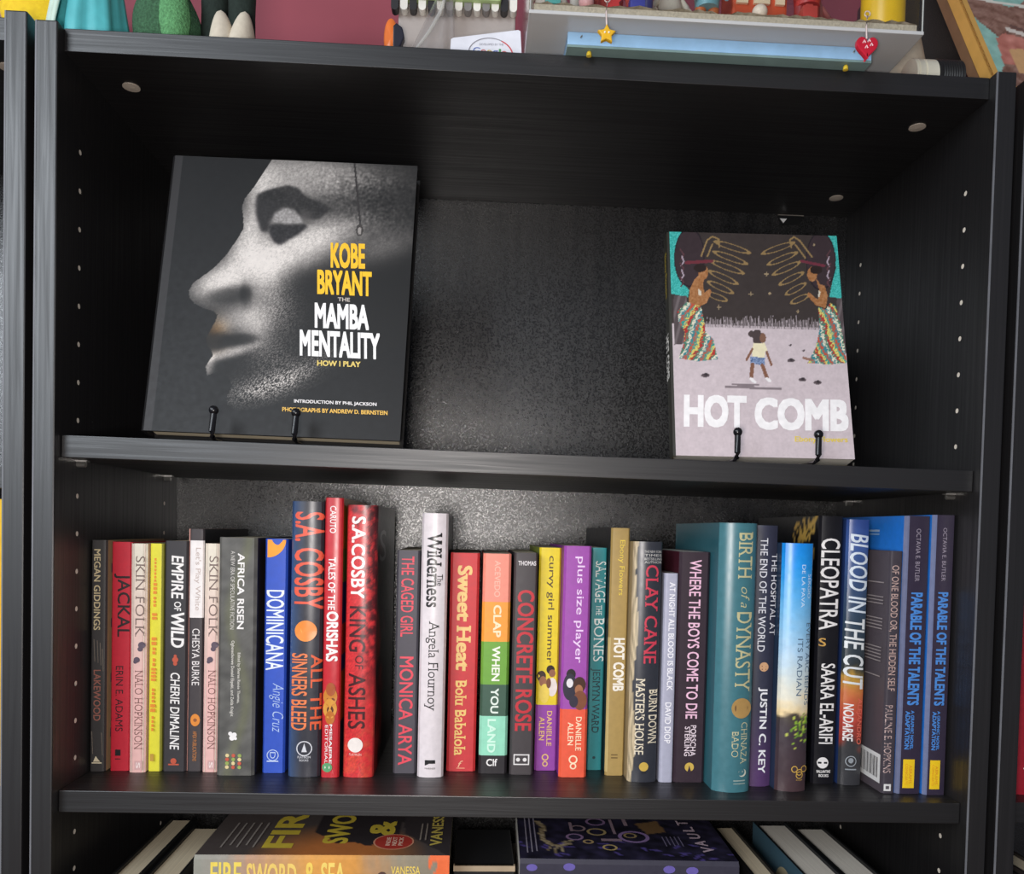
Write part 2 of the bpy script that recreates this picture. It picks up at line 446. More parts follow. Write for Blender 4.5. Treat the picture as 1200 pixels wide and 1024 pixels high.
    def finish(s, label, loc=None, matrix=None, group=None):
        r = thing('book', label, 'book', loc or (0, 0, 0), group)
        s.mb.build('cover', M[s.rough], r, smooth=.5)
        p = MB(); xi = s.w / 2 - s.tb - .0002; y0 = s.sp(.5, 0)[1] + s.tb + .0012 + (.002 if s.hard else 0)
        p.box((-xi, max(y0, s.sp(1, 0)[1] + .0012), s.ov), (xi, s.d - s.ov, s.h - s.ov))
        p.build('page_block', M[s.pages], r)
        if matrix is not None: r.matrix_world = matrix
        s.root = r; return r

# ------------------------------------------------------------------ the room
def struct(name, mb, m):
    o = mb.build(name, m); o['kind'] = 'structure'; return o
b = MB(); b.box((-2.2, -3.6, -.02), (3.0, .32, 0)); struct('floor', b, mat('oak_floor', (150, 118, 84), .45, .2, 6, stretch=(1, 14, 1)))
b = MB(); b.box((-2.2, .30, 0), (3.0, .36, 2.75)); struct('wall_back', b, mat('maroon_wall_paint', (158, 74, 86), .7, .05, 14, .05))
b = MB(); b.box((-2.2, .286, 0), (3.0, .30, .08)); struct('baseboard_back', b, mat('white_skirting_paint', (225, 222, 215), .4))

# ------------------------------------------------------------------ bookcases
RC = .0102; DEPTH = .2705; T = .017
def bookcase(name, label, x0, w, top, shelves, pins=True, marks=(), plugs=()):
    """x0 inner left face; shelves = (z left, z right) of upper faces below the top"""
    r = thing(name, label, 'bookcase', (x0 + w / 2, DEPTH / 2, 0))
    ox, oy = x0 + w / 2, DEPTH / 2
    def part(nm, mb, m, **k):
        o = mb.build(nm, m, r, **k); o.location = (-ox, -oy, 0); return o
    for xa, s in ((x0 - T, 1), (x0 + w, -1)):
        m = MB(); m.box((xa, 0, 0), (xa + T, DEPTH + .006, top))
        o = part('side_panel', m, [M['wood_z'], M['hole']], bevel=.0012)
        e = MB(); e.box((xa - .00015, -.00015, .002), (xa + .0011, .0009, top - .0005)); eb = e.build('edge_highlight', M['edge'], o)  # grey strip paints the light catching each panel's left front edge
        xf = xa + T if s == 1 else xa
        hb = MB()
        for col_y in (.038, .232):
            for k in range(46):
                z = top - .0858 - .032 * k
                if z < .15: break
                a = [(xf + s * .0002, col_y + .0022 * math.cos(t), z + .0022 * math.sin(t)) for t in np.linspace(0, 2 * math.pi, 11)[:-1]]
                hb.add(a, [tuple(range(10))], (128, 128, 128), 0)
        h = hb.build('peg_hole', M['hole'], o); h['kind'] = 'stuff'
    m = MB(); m.box((x0, RC, top - .018), (x0 + w, DEPTH, top)); tp = part('top_panel', m, M['wood_x'], bevel=.0006)
    m = MB(); m.box((x0 - T * .6, DEPTH, .07), (x0 + w + T * .6, DEPTH + .004, top - .002)); part('back_panel', m, M['back'])
    m = MB(); m.box((x0, .02, 0), (x0 + w, .034, .07)); part('plinth', m, M['wood_x'])
    for px, py in plugs:
        m = MB(); m.lathe([(0, 0), (.0072, 0), (.0072, -.0006), (0, -.0012)], 24, center=(px, py, top - .018)); part('cam_plug', m, M['plug'])
    for zl, zr in shelves:
        m = MB(); m.box((-w / 2 + .0006, 0, -.018), (w / 2 - .0006, DEPTH - RC - .001, 0))
        o = m.build('shelf', M['wood_x'], r, bevel=.0006)
        o.location = (x0 + w / 2 - ox, RC - oy, (zl + zr) / 2); o.rotation_euler = (0, math.atan2(zl - zr, w), 0)
        if pins:
            for px, s, z in ((x0, 1, zl), (x0 + w, -1, zr)):
                for py in (.038, .232):
                    m = MB(); m.tube([(px, py, z - .0215), (px + s * .007, py, z - .0215)], .0025, 8)
                    m.box((px + min(0, s * .009), py - .003, z - .0195), (px + max(0, s * .009), py + .003, z - .0182))
                    part('shelf_pin', m, M['pin'])
    return r, part
W = .7667
S1 = (TOP - .3252, TOP - .3334); S2 = (TOP - .6172, TOP - .6227); S3 = (TOP - .93, TOP - .93)
bc, bpart = bookcase('bookcase', 'black-brown wooden bookcase in the middle holding the books', 0, W, TOP,
                     [S1, S2, S3, (.75, .75), (.41, .41), (.088, .088)], plugs=((.0324, .0601), (.7328, .061), (.7299, .2188), (.036, .2188)))
m = MB(); m.prism([(.6837, TOP - .0195), (.7141, TOP - .0195), (.7104, TOP - .028), (.702, TOP - .0295), (.6871, TOP - .0305)], .2693, .2704)
m.add([(.686, .2691, TOP - .0232), (.6945, .2691, TOP - .0230), (.6903, .2691, TOP - .0285)], [(0, 1, 2)], (235, 235, 235), 1)
m.box((.6837, .2688, TOP - .0195), (.7141, .2704, TOP - .0185), (235, 230, 220), 2)
bpart('warning_sticker', m, [mat('black_sticker', (8, 8, 10), .5), mat('white_print', (235, 235, 235), .5), mat('grey_tape_edge', (120, 115, 108), .5)])['label'] = 'black sticker with white arrow'
bookcase('bookcase', 'black-brown bookcase at the left edge, mostly cut off', -.0405 - W, W, TOP + .006, [(TOP - .352, TOP - .352), (TOP - .6185, TOP - .6185), S3, (.6, .6), (.3, .3)], plugs=((-.066, .05),))
bookcase('bookcase', 'black-brown bookcase at the right edge, mostly cut off', .8095, W, TOP - .004, [(TOP - .33, TOP - .33), (TOP - .6215, TOP - .6215), S3, (.6, .6), (.3, .3)])

def shelf2(x): return S2[0] + (S2[1] - S2[0]) * x / W + .0002
def shelf1(x): return S1[0] + (S1[1] - S1[0]) * x / W

# ------------------------------------------------------------------ the row of books on the middle shelf
def sheet(q):
    """q = (left, right at the head, left, right at the tail, head, tail) of a spine design in drawing units"""
    tl, tr, bl, br, ty, by = q
    def f(x0, y0, x1, y1):
        v0, v1 = (y0 - ty) / (by - ty), (y1 - ty) / (by - ty); k = (v0 + v1) / 2
        l, r = tl + (bl - tl) * k, tr + (br - tr) * k
        return ((x0 - l) / (r - l), v0, (x1 - l) / (r - l), v1)
    def p(x, y):
        a = f(x, y, x, y); return a[0], a[1]
    f.p = p; f.quad = ((tl, ty), (tr, ty), (br, by), (bl, by))
    return f
CREAM, WHITE, GOLD, BLACK = (214, 202, 172), (238, 234, 232), (196, 160, 80), (26, 24, 26)
ROW = 'books in the row on the middle shelf'
def stand(bk, x0, x1, y, label): return bk.finish(label, ((x0 + x1) / 2, y, shelf2((x0 + x1) / 2)), group=ROW)

# 1 dark grey paperback at the left end
q = sheet((57, 113, 57, 115, 180, 950))
b = Book(.0137, .2057, .132, spine=(58, 56, 56), right=(182, 150, 112), left=(50, 48, 48))
b.text('MEGAN GIDDINGS', q(69, 210, 92, 478), (206, 190, 150), bold=.012)
for k, (y0, x) in enumerate(((508, 70), (512, 82), (520, 92), (540, 100), (816, 66), (820, 100))):
    b.shape([q.p(x, y0), q.p(x + 2.5, y0), q.p(x + 6, y0 + 75), q.p(x + 4, y0 + 75)], (118, 108, 98))
b.text('LAKEWOOD', q(72, 610, 97, 780), (152, 96, 84), bold=.01)
b.shape([q.p(82, 898), q.p(98, 917), q.p(73, 917)], CREAM); b.patch(q(68, 919, 103, 923), CREAM)
for k in range(7): b.cpatch((.05 + .1 * (k % 2), .1 + .12 * k, .3 + .1 * (k % 3), .14 + .12 * k), (60, 72, 104))
stand(b, .0006, .0143, .0625, 'dark grey paperback at the left end of the row, touching the side panel')
# 2 red
q = sheet((127, 199, 130, 199, 185, 948))
b = Book(.0180, .2047, .135, spine=(192, 34, 52), left=(120, 20, 32), right=(170, 30, 44))
b.text('JACKAL', q(139, 290, 193, 500), (34, 18, 22), bold=.012)
b.text('ERIN E. ADAMS', q(149, 597, 174, 815), (46, 18, 24), bold=0)
b.patch(q(150, 876, 168, 897), BLACK); b.patch(q(150, 906, 168, 909), BLACK)
stand(b, .0170, .0350, .0648, 'bright red paperback with large black title, second from the left end')
# 3 pale pink, twice
def skin(x0, x1, y, h, label, k):
    q = sheet((199, 256, 200, 255, 190, 955))
    art = Art(5, 90, q.quad, (226, 216, 200)); t = np.clip((art.y - 250) / 420, 0, 1)[:, None]
    art.c = np.array((228, 219, 202)) * (1 - t) + np.array((232, 184, 178)) * t
    b = Book(x1 - x0, h, .134, spine=(228, 200, 190), spine_art=art, left=(225, 205, 190), right=(225, 190, 180), pages='pages_white')
    b.text('SKIN FOLK', q(218, 232, 249, 500), (112, 92, 86), serif=True, bold=-.008)
    b.text('NALO HOPKINSON', q(219, 612, 245, 877), (122, 84, 78), serif=True, bold=-.01)
    for (x, y_, r) in ((241, 528, .0030), (236, 541, .0022), (225, 577, .0026), (220, 584, .0016)): b.disc(*q.p(x, y_), r, (92, 78, 92))
    b.patch(q(221, 915, 245, 945), (212, 168, 166)); b.text('S', q(226, 920, 240, 940), (240, 220, 216), bold=.02)
    stand(b, x0, x1, y, label)
skin(.0356, .0496, .0607, .2038, 'pale pink paperback right beside the red one, flower marks mid-spine', 0)
# 4 yellow
q = sheet((262, 308, 268, 308, 190, 948))
b = Book(.0118, .2041, .130, spine=(222, 214, 56), left=(200, 190, 50), right=(140, 140, 52))
b.patch((.88, 0, .995, 1), (150, 148, 60))
for y0, y1, x0, x1 in ((238, 320, 280, 286), (320, 360, 278, 289), (366, 402, 279, 287), (420, 445, 276, 291), (500, 530, 276, 291), (534, 560, 279, 289), (570, 600, 280, 288), (602, 648, 277, 291), (670, 720, 280, 288), (722, 752, 277, 291), (762, 815, 281, 287)):
    n = max(1, int((y1 - y0) / 11))
    for k in range(n): b.patch(q(x0, y0 + (y1 - y0) * k / n, x1, y0 + (y1 - y0) * (k + .72) / n), (226, 138, 46))
b.patch(q(279, 888, 289, 912), (190, 150, 60))
stand(b, .0502, .0620, .0652, 'thin yellow paperback with small orange print')
# 5 dark grey, hand-lettered
q = sheet((310, 388, 313, 393, 183, 950))
b = Book(.0208, .2070, .136, spine=(54, 51, 54), left=(40, 38, 40), right=(40, 38, 40))
b.text('EMPIRE', q(335, 232, 374, 375), WHITE, bold=.02, shear=.1); b.text('OF', q(345, 384, 368, 415), WHITE, bold=.01)
b.text('WILD', q(336, 420, 379, 537), WHITE, bold=.03, shear=.1)
for (x, y, r) in ((352, 577, .0026), (352, 590, .0018), (352, 565, .0014)): b.disc(*q.p(x, y), r, (190, 84, 60))
b.text('CHERIE DIMALINE', q(338, 620, 369, 877), WHITE, bold=.012, shear=.1)
b.disc(*q.p(352, 915), .0026, (190, 84, 60)); b.patch(q(335, 924, 370, 929), (190, 84, 60))
stand(b, .0628, .0836, .0661, 'dark grey paperback with hand-lettered white title, between the yellow and the half-white one')
# 6 half white, half grey
q = sheet((394, 442, 395, 443, 143, 950))
b = Book(.0128, .2181, .142, spine=(68, 62, 64), left=(206, 150, 138), right=(20, 19, 22), pages='pages_white')
b.patch(q(394, 181, 442, 437), (238, 232, 230)); b.patch(q(392, 143, 397.5, 950), (214, 158, 146))
b.text("Let's Play White", q(411, 205, 433, 413), (196, 180, 174), bold=.005)
b.text('CHESYA BURKE', q(408, 473, 432, 662), (236, 230, 228))
b.disc(*q.p(421, 778), .0040, (226, 140, 56), sq=1.4); b.text('APEX PUBLICATIONS', q(414, 815, 427, 915), (200, 126, 60))
b.disc(*q.p(421, 778), .0016, (150, 90, 50))
stand(b, .0842, .0970, .0671, 'slim paperback, white above and grey below, standing a little taller than its neighbours')
skin(.0982, .1116, .0652, .2056, 'pale pink paperback between the half-white and the thick grey one', 1)
# 8 thick grey
q = sheet((491, 612, 497, 620, 170, 965))
art = Art(14, 110, q.quad, (90, 89, 86)); n = art.noise(3)
s_ = np.exp(-((art.x - 560 - 30 * np.sin(art.y / 90)) / 16) ** 2)[:, None]
art.c = art.c * (1 + .06 * n[:, None]) * (1 - s_ * .4) + np.array((120, 124, 82)) * s_ * .4
b = Book(.0330, .2118, .138, spine=(88, 86, 84), spine_art=art, left=(80, 80, 78), right=(44, 38, 38))
b.text('AFRICA RISEN', q(553, 222, 575, 474), WHITE, bold=.02); b.text('A NEW ERA OF SPECULATIVE FICTION', q(531, 215, 544, 475), (206, 202, 196))
b.text('Edited by Sheree Renée Thomas,', q(557, 553, 569, 722), (212, 208, 200), bold=.01)
b.text('Oghenechovwe Donald Ekpeki, and Zelda Knight', q(536, 513, 549, 766), (212, 208, 200), bold=.01)
for (x, y, r) in ((541, 824, .0018), (554, 828, .0022), (547, 838, .0024), (558, 840, .0014)): b.disc(*q.p(x, y), r, WHITE)
for i in range(3):
    for j in range(4): b.disc(*q.p(533 + 20 * i, 897 + 13 * j), .0016, ((224, 204, 150), (200, 90, 70), (150, 170, 90))[(i + j) % 3])
stand(b, .1135, .1465, .0565, 'thick mottled grey paperback left of the blue one, two lines of white lettering')
# 9 blue with orange sun
q = sheet((643, 722, 645, 720, 175, 957))
b = Book(.0200, .2115, .138, spine=(48, 84, 190), left=(40, 70, 160), right=(40, 70, 160))
b.disc(.115, .004, .0160, (240, 160, 46), a0=0, a1=90)
b.text('DOMINICANA', q(652, 345, 712, 612), (230, 236, 244), bold=.01)
b.text('Angie Cruz', q(666, 655, 714, 820), (178, 200, 236), shear=.35, bold=-.012)
b.disc(*q.p(681, 897), .0052, (190, 206, 236), ring=.0007); b.text('D', q(672, 886, 690, 908), (190, 206, 236)); b.patch(q(662, 915, 700, 919), (190, 206, 236))
stand(b, .1512, .1712, .0657, 'blue paperback with an orange quarter sun at its top')
# 10 dark hardcover, orange lettering
q = sheet((45, 145, 47, 155, 50, 970))
art = Art(14, 90, q.quad, (58, 60, 74)); t = np.clip((art.x - 46) / 46, 0, 1)[:, None]; art.c = np.array((62, 88, 132)) * (1 - t) + np.array((56, 56, 64)) * t
b = Book(.0282, .2456, .158, hard=True, spine=(58, 60, 74), spine_art=art, left=(60, 92, 150), right=(30, 30, 36), rough='gloss')
b.text('S.A. COSBY', q(58, 85, 148, 407), (228, 92, 68), bold=.015)
b.disc(*q.p(99, 480), .0094, (238, 142, 62)); b.disc(*q.p(104, 474), .0058, (246, 170, 84))
b.text('ALL THE', q(119, 558, 152, 812), (226, 96, 58), bold=.012); b.text('SINNERS BLEED', q(56, 555, 108, 812), (232, 128, 80), bold=.015)
b.disc(*q.p(103, 873), .0068, (214, 214, 220), ring=.0009); b.shape([q.p(103, 855), q.p(112, 885), q.p(94, 885)], (214, 214, 220))
b.text('FLATIRON', q(82, 898, 124, 906), (206, 206, 212), flat=True, bold=.01); b.text('BOOKS', q(88, 909, 118, 916), (206, 206, 212), flat=True, bold=.01)
stand(b, .1762, .2044, .0546, 'tall dark hardcover with orange lettering and a round sun')
# 11 thin tall red
q = sheet((155, 208, 158, 222, 38, 972))
b = Book(.0160, .2495, .160, hard=True, spine=(196, 42, 52), round_=.0015, left=(150, 30, 40), right=(186, 128, 50), rough='gloss')
b.text('CARUTO', q(171, 65, 189, 155), WHITE, bold=.01)
b.text('TALES OF THE', q(170, 235, 192, 410), WHITE, bold=.015); b.text('ORISHAS', q(168, 415, 205, 582), WHITE, bold=.03)
for (x, y, r, c) in ((186, 700, .0058, (202, 130, 48)), (186, 740, .0058, (214, 150, 60)), (180, 716, .0022, (120, 60, 30)), (194, 716, .0022, (120, 60, 30)), (187, 745, .0028, (90, 40, 30)), (187, 770, .0040, (190, 110, 40)), (187, 675, .0040, (170, 84, 40))):
    b.disc(*q.p(x, y), r, c, sq=1.5)
b.text('EDITORIAL', q(172, 795, 182, 925), WHITE); b.text('MESAJERE', q(184, 792, 196, 925), WHITE, bold=.02)
b.disc(*q.p(182, 937), .0042, (90, 160, 110)); b.disc(*q.p(182, 937), .0022, (226, 226, 210))
for k, (u0, v0, u1, v1, c) in enumerate(((0, .3, 1, .62, (42, 52, 110)), (0, .62, 1, .8, (190, 90, 40)), (0, .8, 1, 1, (38, 44, 70)), (0, .18, .4, .3, (110, 130, 60)), (0, .45, .3, .56, (180, 60, 40)))): b.cpatch((u0, v0, u1, v1), c)
stand(b, .2056, .2216, .0546, 'tallest slim red hardcover with white title and golden face at the foot')
# 12 red and black jacket
q = sheet((232, 345, 230, 330, 62, 972))
art = Art(26, 200, q.quad, (196, 46, 50)); n = art.noise(3); n2 = art.noise(0)
t = np.clip((art.x - 296) / 42 + .45 * n + .3 * n2 * (art.x > 300), 0, 1)[:, None] * np.clip((900 - art.y) / 400, .25, 1)[:, None] * .85; art.c = np.array((204, 48, 52)) * (1 - t) + np.array((52, 18, 24)) * t
k = np.clip((art.y - 640) / 260, 0, 1)[:, None] * np.clip(.5 + .5 * n, 0, 1)[:, None]; art.c = art.c * (1 - .55 * k) + np.array((222, 92, 62)) * .55 * k
art.c *= (1 + .06 * n2[:, None]); m_ = np.clip((110 - art.y) / 60 + .5 * n, 0, 1)[:, None]; art.c = art.c * (1 - .5 * m_) + np.array((40, 18, 22)) * .5 * m_
cov = Art(40, 70, ((0, 0), (1, 0), (1, 1), (0, 1)), (16, 14, 18)); n = cov.noise(5)
t = np.clip(.9 - 3.2 * cov.x + .35 * n + .5 * np.clip(cov.y - .3, 0, 1), 0, 1)[:, None] * np.clip(.15 + 1.4 * cov.y, 0, 1)[:, None]; cov.c = cov.c * (1 - t) + np.array((190, 52, 46)) * t
b = Book(.0272, .2439, .160, hard=True, spine=(196, 46, 50), spine_art=art, left=(150, 40, 40), right_art=cov, edge=(40, 18, 20), rough='gloss')
b.text('S.A.COSBY', q(250, 100, 300, 372), (240, 232, 228), bold=.025); b.text('KING', q(246, 398, 304, 550), (70, 26, 30), bold=.01)
b.text('OF', q(268, 562, 296, 608), (70, 26, 30)); b.text('ASHES', q(246, 622, 304, 808), (70, 26, 30), bold=.01)
b.disc(*q.p(272, 862), .0066, (236, 226, 220)); b.shape([q.p(272, 846), q.p(282, 874), q.p(262, 874)], (190, 70, 50))
b.text('FLATIRON', q(252, 890, 292, 898), (236, 200, 190), flat=True)
b.ctext('S', lambda V: np.c_[.10 + .34 * V[:, 0], .21 - .12 * V[:, 1]], (150, 146, 150), bold=0)
stand(b, .2247, .2519, .0558, 'tall hardcover in a red jacket fading to black, its dark front board showing')
# 13 charcoal with red lettering
q = sheet((395, 473, 398, 477, 220, 958))
b = Book(.0208, .2046, .136, spine=(76, 72, 80), left=(60, 56, 62), right=(44, 42, 48), edge=(50, 48, 54))
b.text('THE CAGED GIRL', q(412, 240, 455, 505), (226, 72, 88), bold=.01); b.text('MONICA ARYA', q(414, 570, 461, 930), (226, 72, 88), bold=.012)
stand(b, .2683, .2891, .0706, 'charcoal paperback with red lettering, left of the white book')
# 14 white
q = sheet((478, 574, 480, 567, 90, 972))
b = Book(.0236, .2388, .156, hard=True, spine=(222, 213, 216), left=(228, 224, 226), right=(34, 32, 34), edge=(46, 44, 46), pages='pages_white', rough='gloss')
b.text('Wilderness', q(499, 155, 551, 402), BLACK, serif=True, bold=.014); b.text('The', q(537, 292, 556, 330), BLACK, serif=True)
b.text('Angela Flournoy', q(500, 448, 545, 748), BLACK, serif=True, bold=-.004)
b.patch(q(506, 913, 540, 925), BLACK); b.shape([q.p(506, 925), q.p(520, 925), q.p(506, 932)], BLACK); b.text('MARINER', q(506, 938, 541, 944), (130, 124, 124), flat=True)
stand(b, .2909, .3145, .0591, 'tall white hardcover with black serif lettering')
# 15 red with gold lettering
q = sheet((582, 683, 578, 675, 220, 950))
b = Book(.0268, .2035, .134, spine=(206, 60, 64), left=(170, 46, 50), right=(176, 50, 52), pages='pages')
b.text('Sweet Heat', q(606, 262, 656, 613), (240, 200, 128), serif=True, bold=.03); b.text('Bolu Babalola', q(604, 643, 642, 896), (240, 200, 120), serif=True, bold=.012)
b.text('f', q(616, 914, 634, 936), (240, 190, 150), flat=True, shear=.3); b.patch(q(612, 938, 640, 940), (240, 190, 150))
stand(b, .3168, .3436, .0798, 'red paperback with golden serif lettering, right of the white book')
# 16 coloured bands
q = sheet((5, 100, 3, 95, 225, 958))
b = Book(.0254, .2038, .134, spine=(238, 142, 122), left=(220, 130, 110), right=(40, 36, 36))
for y0, y1, c in ((225, 385, (242, 146, 126)), (385, 517, (244, 158, 58)), (517, 660, (112, 166, 62)), (660, 765, (62, 92, 76)), (765, 897, (150, 220, 190)), (897, 958, (42, 38, 42))):
    b.patch((0.0, (y0 - 225) / 733, 1.0, (y1 - 225) / 733), c)
b.text('ACEVEDO', q(44, 248, 64, 368), (250, 190, 170), bold=.005)
for t, y0, y1, x0, c in (('CLAP', 395, 502, 42, (250, 228, 190)), ('WHEN', 532, 648, 40, (240, 240, 226)), ('YOU', 672, 756, 38, (226, 236, 226)), ('LAND', 775, 887, 30, (210, 246, 226))): b.text(t, q(x0, y0, x0 + 27, y1), c, bold=.025)
b.text('Clf', q(28, 908, 64, 932), WHITE, flat=True, bold=.02)
stand(b, .3470, .3724, .0745, 'paperback spine banded pink, orange, green and mint')
# 17 dark with red block title
q = sheet((103, 190, 105, 183, 222, 962))
b = Book(.0216, .2054, .135, spine=(68, 62, 64), left=(50, 46, 48), right=(50, 46, 48), edge=(60, 56, 58))
b.text('THOMAS', q(118, 249, 183, 264), (226, 220, 220), flat=True, bold=.02); b.text('CONCRETE ROSE', q(119, 345, 177, 815), (196, 44, 56), bold=.02)
for bx in ((118, 893, 170, 897), (118, 925, 170, 929), (118, 893, 122, 929), (166, 893, 170, 929)): b.patch(q(*bx), (226, 222, 220))
b.disc(*q.p(133, 911), .0018, (226, 222, 220)); b.disc(*q.p(155, 911), .0018, (226, 222, 220))
stand(b, .3753, .3969, .0723, 'dark grey paperback with big red block title, between the banded and the yellow-purple one')
# 18 yellow over purple
q = sheet((192, 275, 190, 265, 205, 948))
b = Book(.0206, .2105, .136, spine=(234, 208, 46), left=(140, 150, 60), right=(224, 196, 50), edge=(90, 96, 40))
b.patch((0, (728 - 205) / 743, 1, 1), (150, 72, 164)); b.text('curvy girl summer', q(220, 232, 250, 588), (84, 64, 40), bold=.005)
for (x, y, r, c, s_) in ((208, 632, .0042, (60, 36, 28), 1.2), (240, 610, .0038, (44, 30, 28), 1.1), (246, 622, .0030, (150, 100, 74), 1.2), (214, 650, .0034, (156, 104, 76), 1.5), (246, 668, .0046, (236, 226, 216), 1.9), (220, 690, .0046, (238, 210, 90), 2.0), (234, 655, .0022, (120, 76, 54), 2.2)): b.disc(*q.p(x, y), r, c, sq=s_)
b.text('DANIELLE', q(230, 748, 247, 865), (232, 190, 120), bold=.01); b.text('ALLEN', q(204, 768, 222, 846), (232, 190, 120), bold=.01)
b.disc(*q.p(226, 903), .0032, (232, 190, 120), ring=.0011); b.disc(*q.p(226, 925), .0026, (232, 190, 120), ring=.0010)
stand(b, .3996, .4202, .0868, 'paperback, yellow above and purple at the foot, with two small figures')
# 19 purple over orange
q = sheet((276, 382, 270, 362, 200, 970))
b = Book(.0252, .2132, .140, spine=(158, 76, 168), left=(130, 44, 140), right=(140, 50, 150), edge=(96, 36, 104))
b.patch((0, (742 - 200) / 770, 1, 1), (234, 92, 64)); b.text('plus size player', q(316, 235, 352, 588), (236, 206, 240), bold=.005)
for (x, y, r, c, s_) in ((308, 626, .0042, (30, 22, 26), 1.2), (306, 640, .0030, (120, 76, 54), 1.3), (304, 668, .0062, (44, 40, 56), 2.0), (304, 655, .0030, (226, 222, 224), 1.4), (338, 660, .0056, (70, 40, 28), 1.3), (336, 678, .0036, (168, 110, 76), 1.4), (340, 712, .0060, (128, 74, 50), 1.5), (318, 716, .0040, (50, 44, 60), 1.4)): b.disc(*q.p(x, y), r, c, sq=s_)
b.text('DANIELLE', q(326, 767, 345, 880), (250, 224, 190), bold=.012); b.text('ALLEN', q(299, 786, 318, 862), (250, 224, 190), bold=.012)
b.disc(*q.p(318, 910), .0040, (250, 224, 190), ring=.0013); b.disc(*q.p(318, 932), .0030, (250, 224, 190), ring=.0012)
stand(b, .4205, .4457, .0670, 'purple paperback with an orange foot, standing forward of its neighbours')
# 20 teal
q = sheet((374, 432, 362, 415, 205, 945))
b = Book(.0150, .2118, .138, spine=(46, 132, 136), left=(40, 116, 120), right=(40, 110, 114), edge=(30, 80, 84))
b.text('SALVAGE', q(388, 250, 425, 386), (222, 228, 222), serif=True, bold=-.004); b.text('THE', q(392, 395, 412, 428), (222, 228, 222), serif=True); b.text('BONES', q(384, 437, 420, 582), (222, 228, 222), serif=True, bold=-.004)
b.text('JESMYN WARD', q(373, 605, 406, 820), (30, 52, 58), serif=True)
b.disc(*q.p(388, 903), .0014, (30, 60, 66))
stand(b, .4492, .4642, .0907, 'teal paperback standing deepest, between the purple and the gold one')
# 21 gold, black board
q = sheet((450, 502, 425, 490, 140, 965))
b = Book(.0176, .2309, .166, spine=(170, 142, 84), left=(16, 16, 19), right=(18, 17, 18), edge=(20, 19, 20))
b.patch((0, .44, .12, .985), (200, 176, 116)); b.text('Ebony Flowers', q(467, 180, 486, 363), (232, 204, 80)); b.text('HOT COMB', q(453, 505, 487, 682), (240, 234, 222), bold=.035)
b.patch(q(446, 893, 468, 897), (110, 88, 50)); b.patch(q(446, 903, 468, 907), (110, 88, 50))
stand(b, .4646, .4822, .0742, 'taller gold spined book with black boards, right of the teal one')
# 22 dark, cream edge
q = sheet((515, 610, 500, 598, 185, 988))
art = Art(22, 120, q.quad, (52, 54, 62)); w_ = 530 + 6 * np.sin(art.y / 60) - (art.y - 185) * .019
k = (art.x < w_)[:, None]; s_ = (.5 + .5 * np.sin((art.x - w_) * .9 + art.y / 40))[:, None]; art.c = np.where(k, np.array((216, 196, 160)) * (.72 + .28 * s_), art.c)
b = Book(.0268, .2192, .150, hard=True, spine=(52, 54, 62), spine_art=art, left=(150, 134, 104), right=(28, 28, 32), edge=(34, 34, 38), rough='gloss')
for k, y in enumerate((214, 226, 238, 249)): b.text(('THE NEW YORK', 'TIMES', 'BESTSELLING', 'AUTHOR')[k], q(548, y, 605, y + 8), (196, 194, 190), flat=True)
b.text('CLAY CANE', q(550, 262, 592, 590), (206, 64, 84), serif=True, bold=.008)
b.text('BURN DOWN', q(566, 675, 594, 857), (226, 214, 190), serif=True, bold=.006); b.text("MASTER'S HOUSE", q(523, 640, 553, 895), (226, 214, 190), serif=True, bold=.006)
b.disc(*q.p(552, 935), .0042, (206, 172, 80)); b.shape([q.p(552, 930), q.p(560, 958), q.p(544, 958)], (46, 46, 50))
stand(b, .4825, .5093, .0549, 'dark hardcover with red name at the top and a wavy cream edge')
# 23 thin lilac grey
q = sheet((613, 665, 607, 652, 290, 988))
b = Book(.0126, .1912, .126, spine=(172, 172, 190), left=(150, 150, 166), right=(60, 30, 36), pages='pages_white')
b.text('AT NIGHT ALL BLOOD IS BLACK', q(629, 320, 650, 680), (244, 242, 246), bold=.012); b.text('DAVID DIOP', q(622, 720, 643, 857), (244, 242, 246), bold=.012)
stand(b, .5114, .5240, .0560, 'short thin lilac-grey paperback')
# 24 maroon-black with pink lettering
q = sheet((105, 198, 80, 178, 205, 935))
b = Book(.0284, .2112, .138, spine=(52, 38, 48), left=(74, 26, 40), right=(44, 32, 42), pages='pages_white')
b.text('WHERE THE BOYS COME TO DIE', q(127, 230, 163, 732), (238, 190, 214), bold=.012)
b.text('PORSCHA', q(134, 753, 152, 851), (232, 214, 222), bold=.012); b.text('STERLING', q(116, 757, 133, 851), (232, 214, 222), bold=.012)
b.disc(*q.p(131, 886), .0042, (206, 172, 80)); b.shape([q.p(131, 880), q.p(138, 905), q.p(124, 905)], (56, 40, 48))
stand(b, .5248, .5532, .0571, 'dark plum paperback with pink capital lettering')
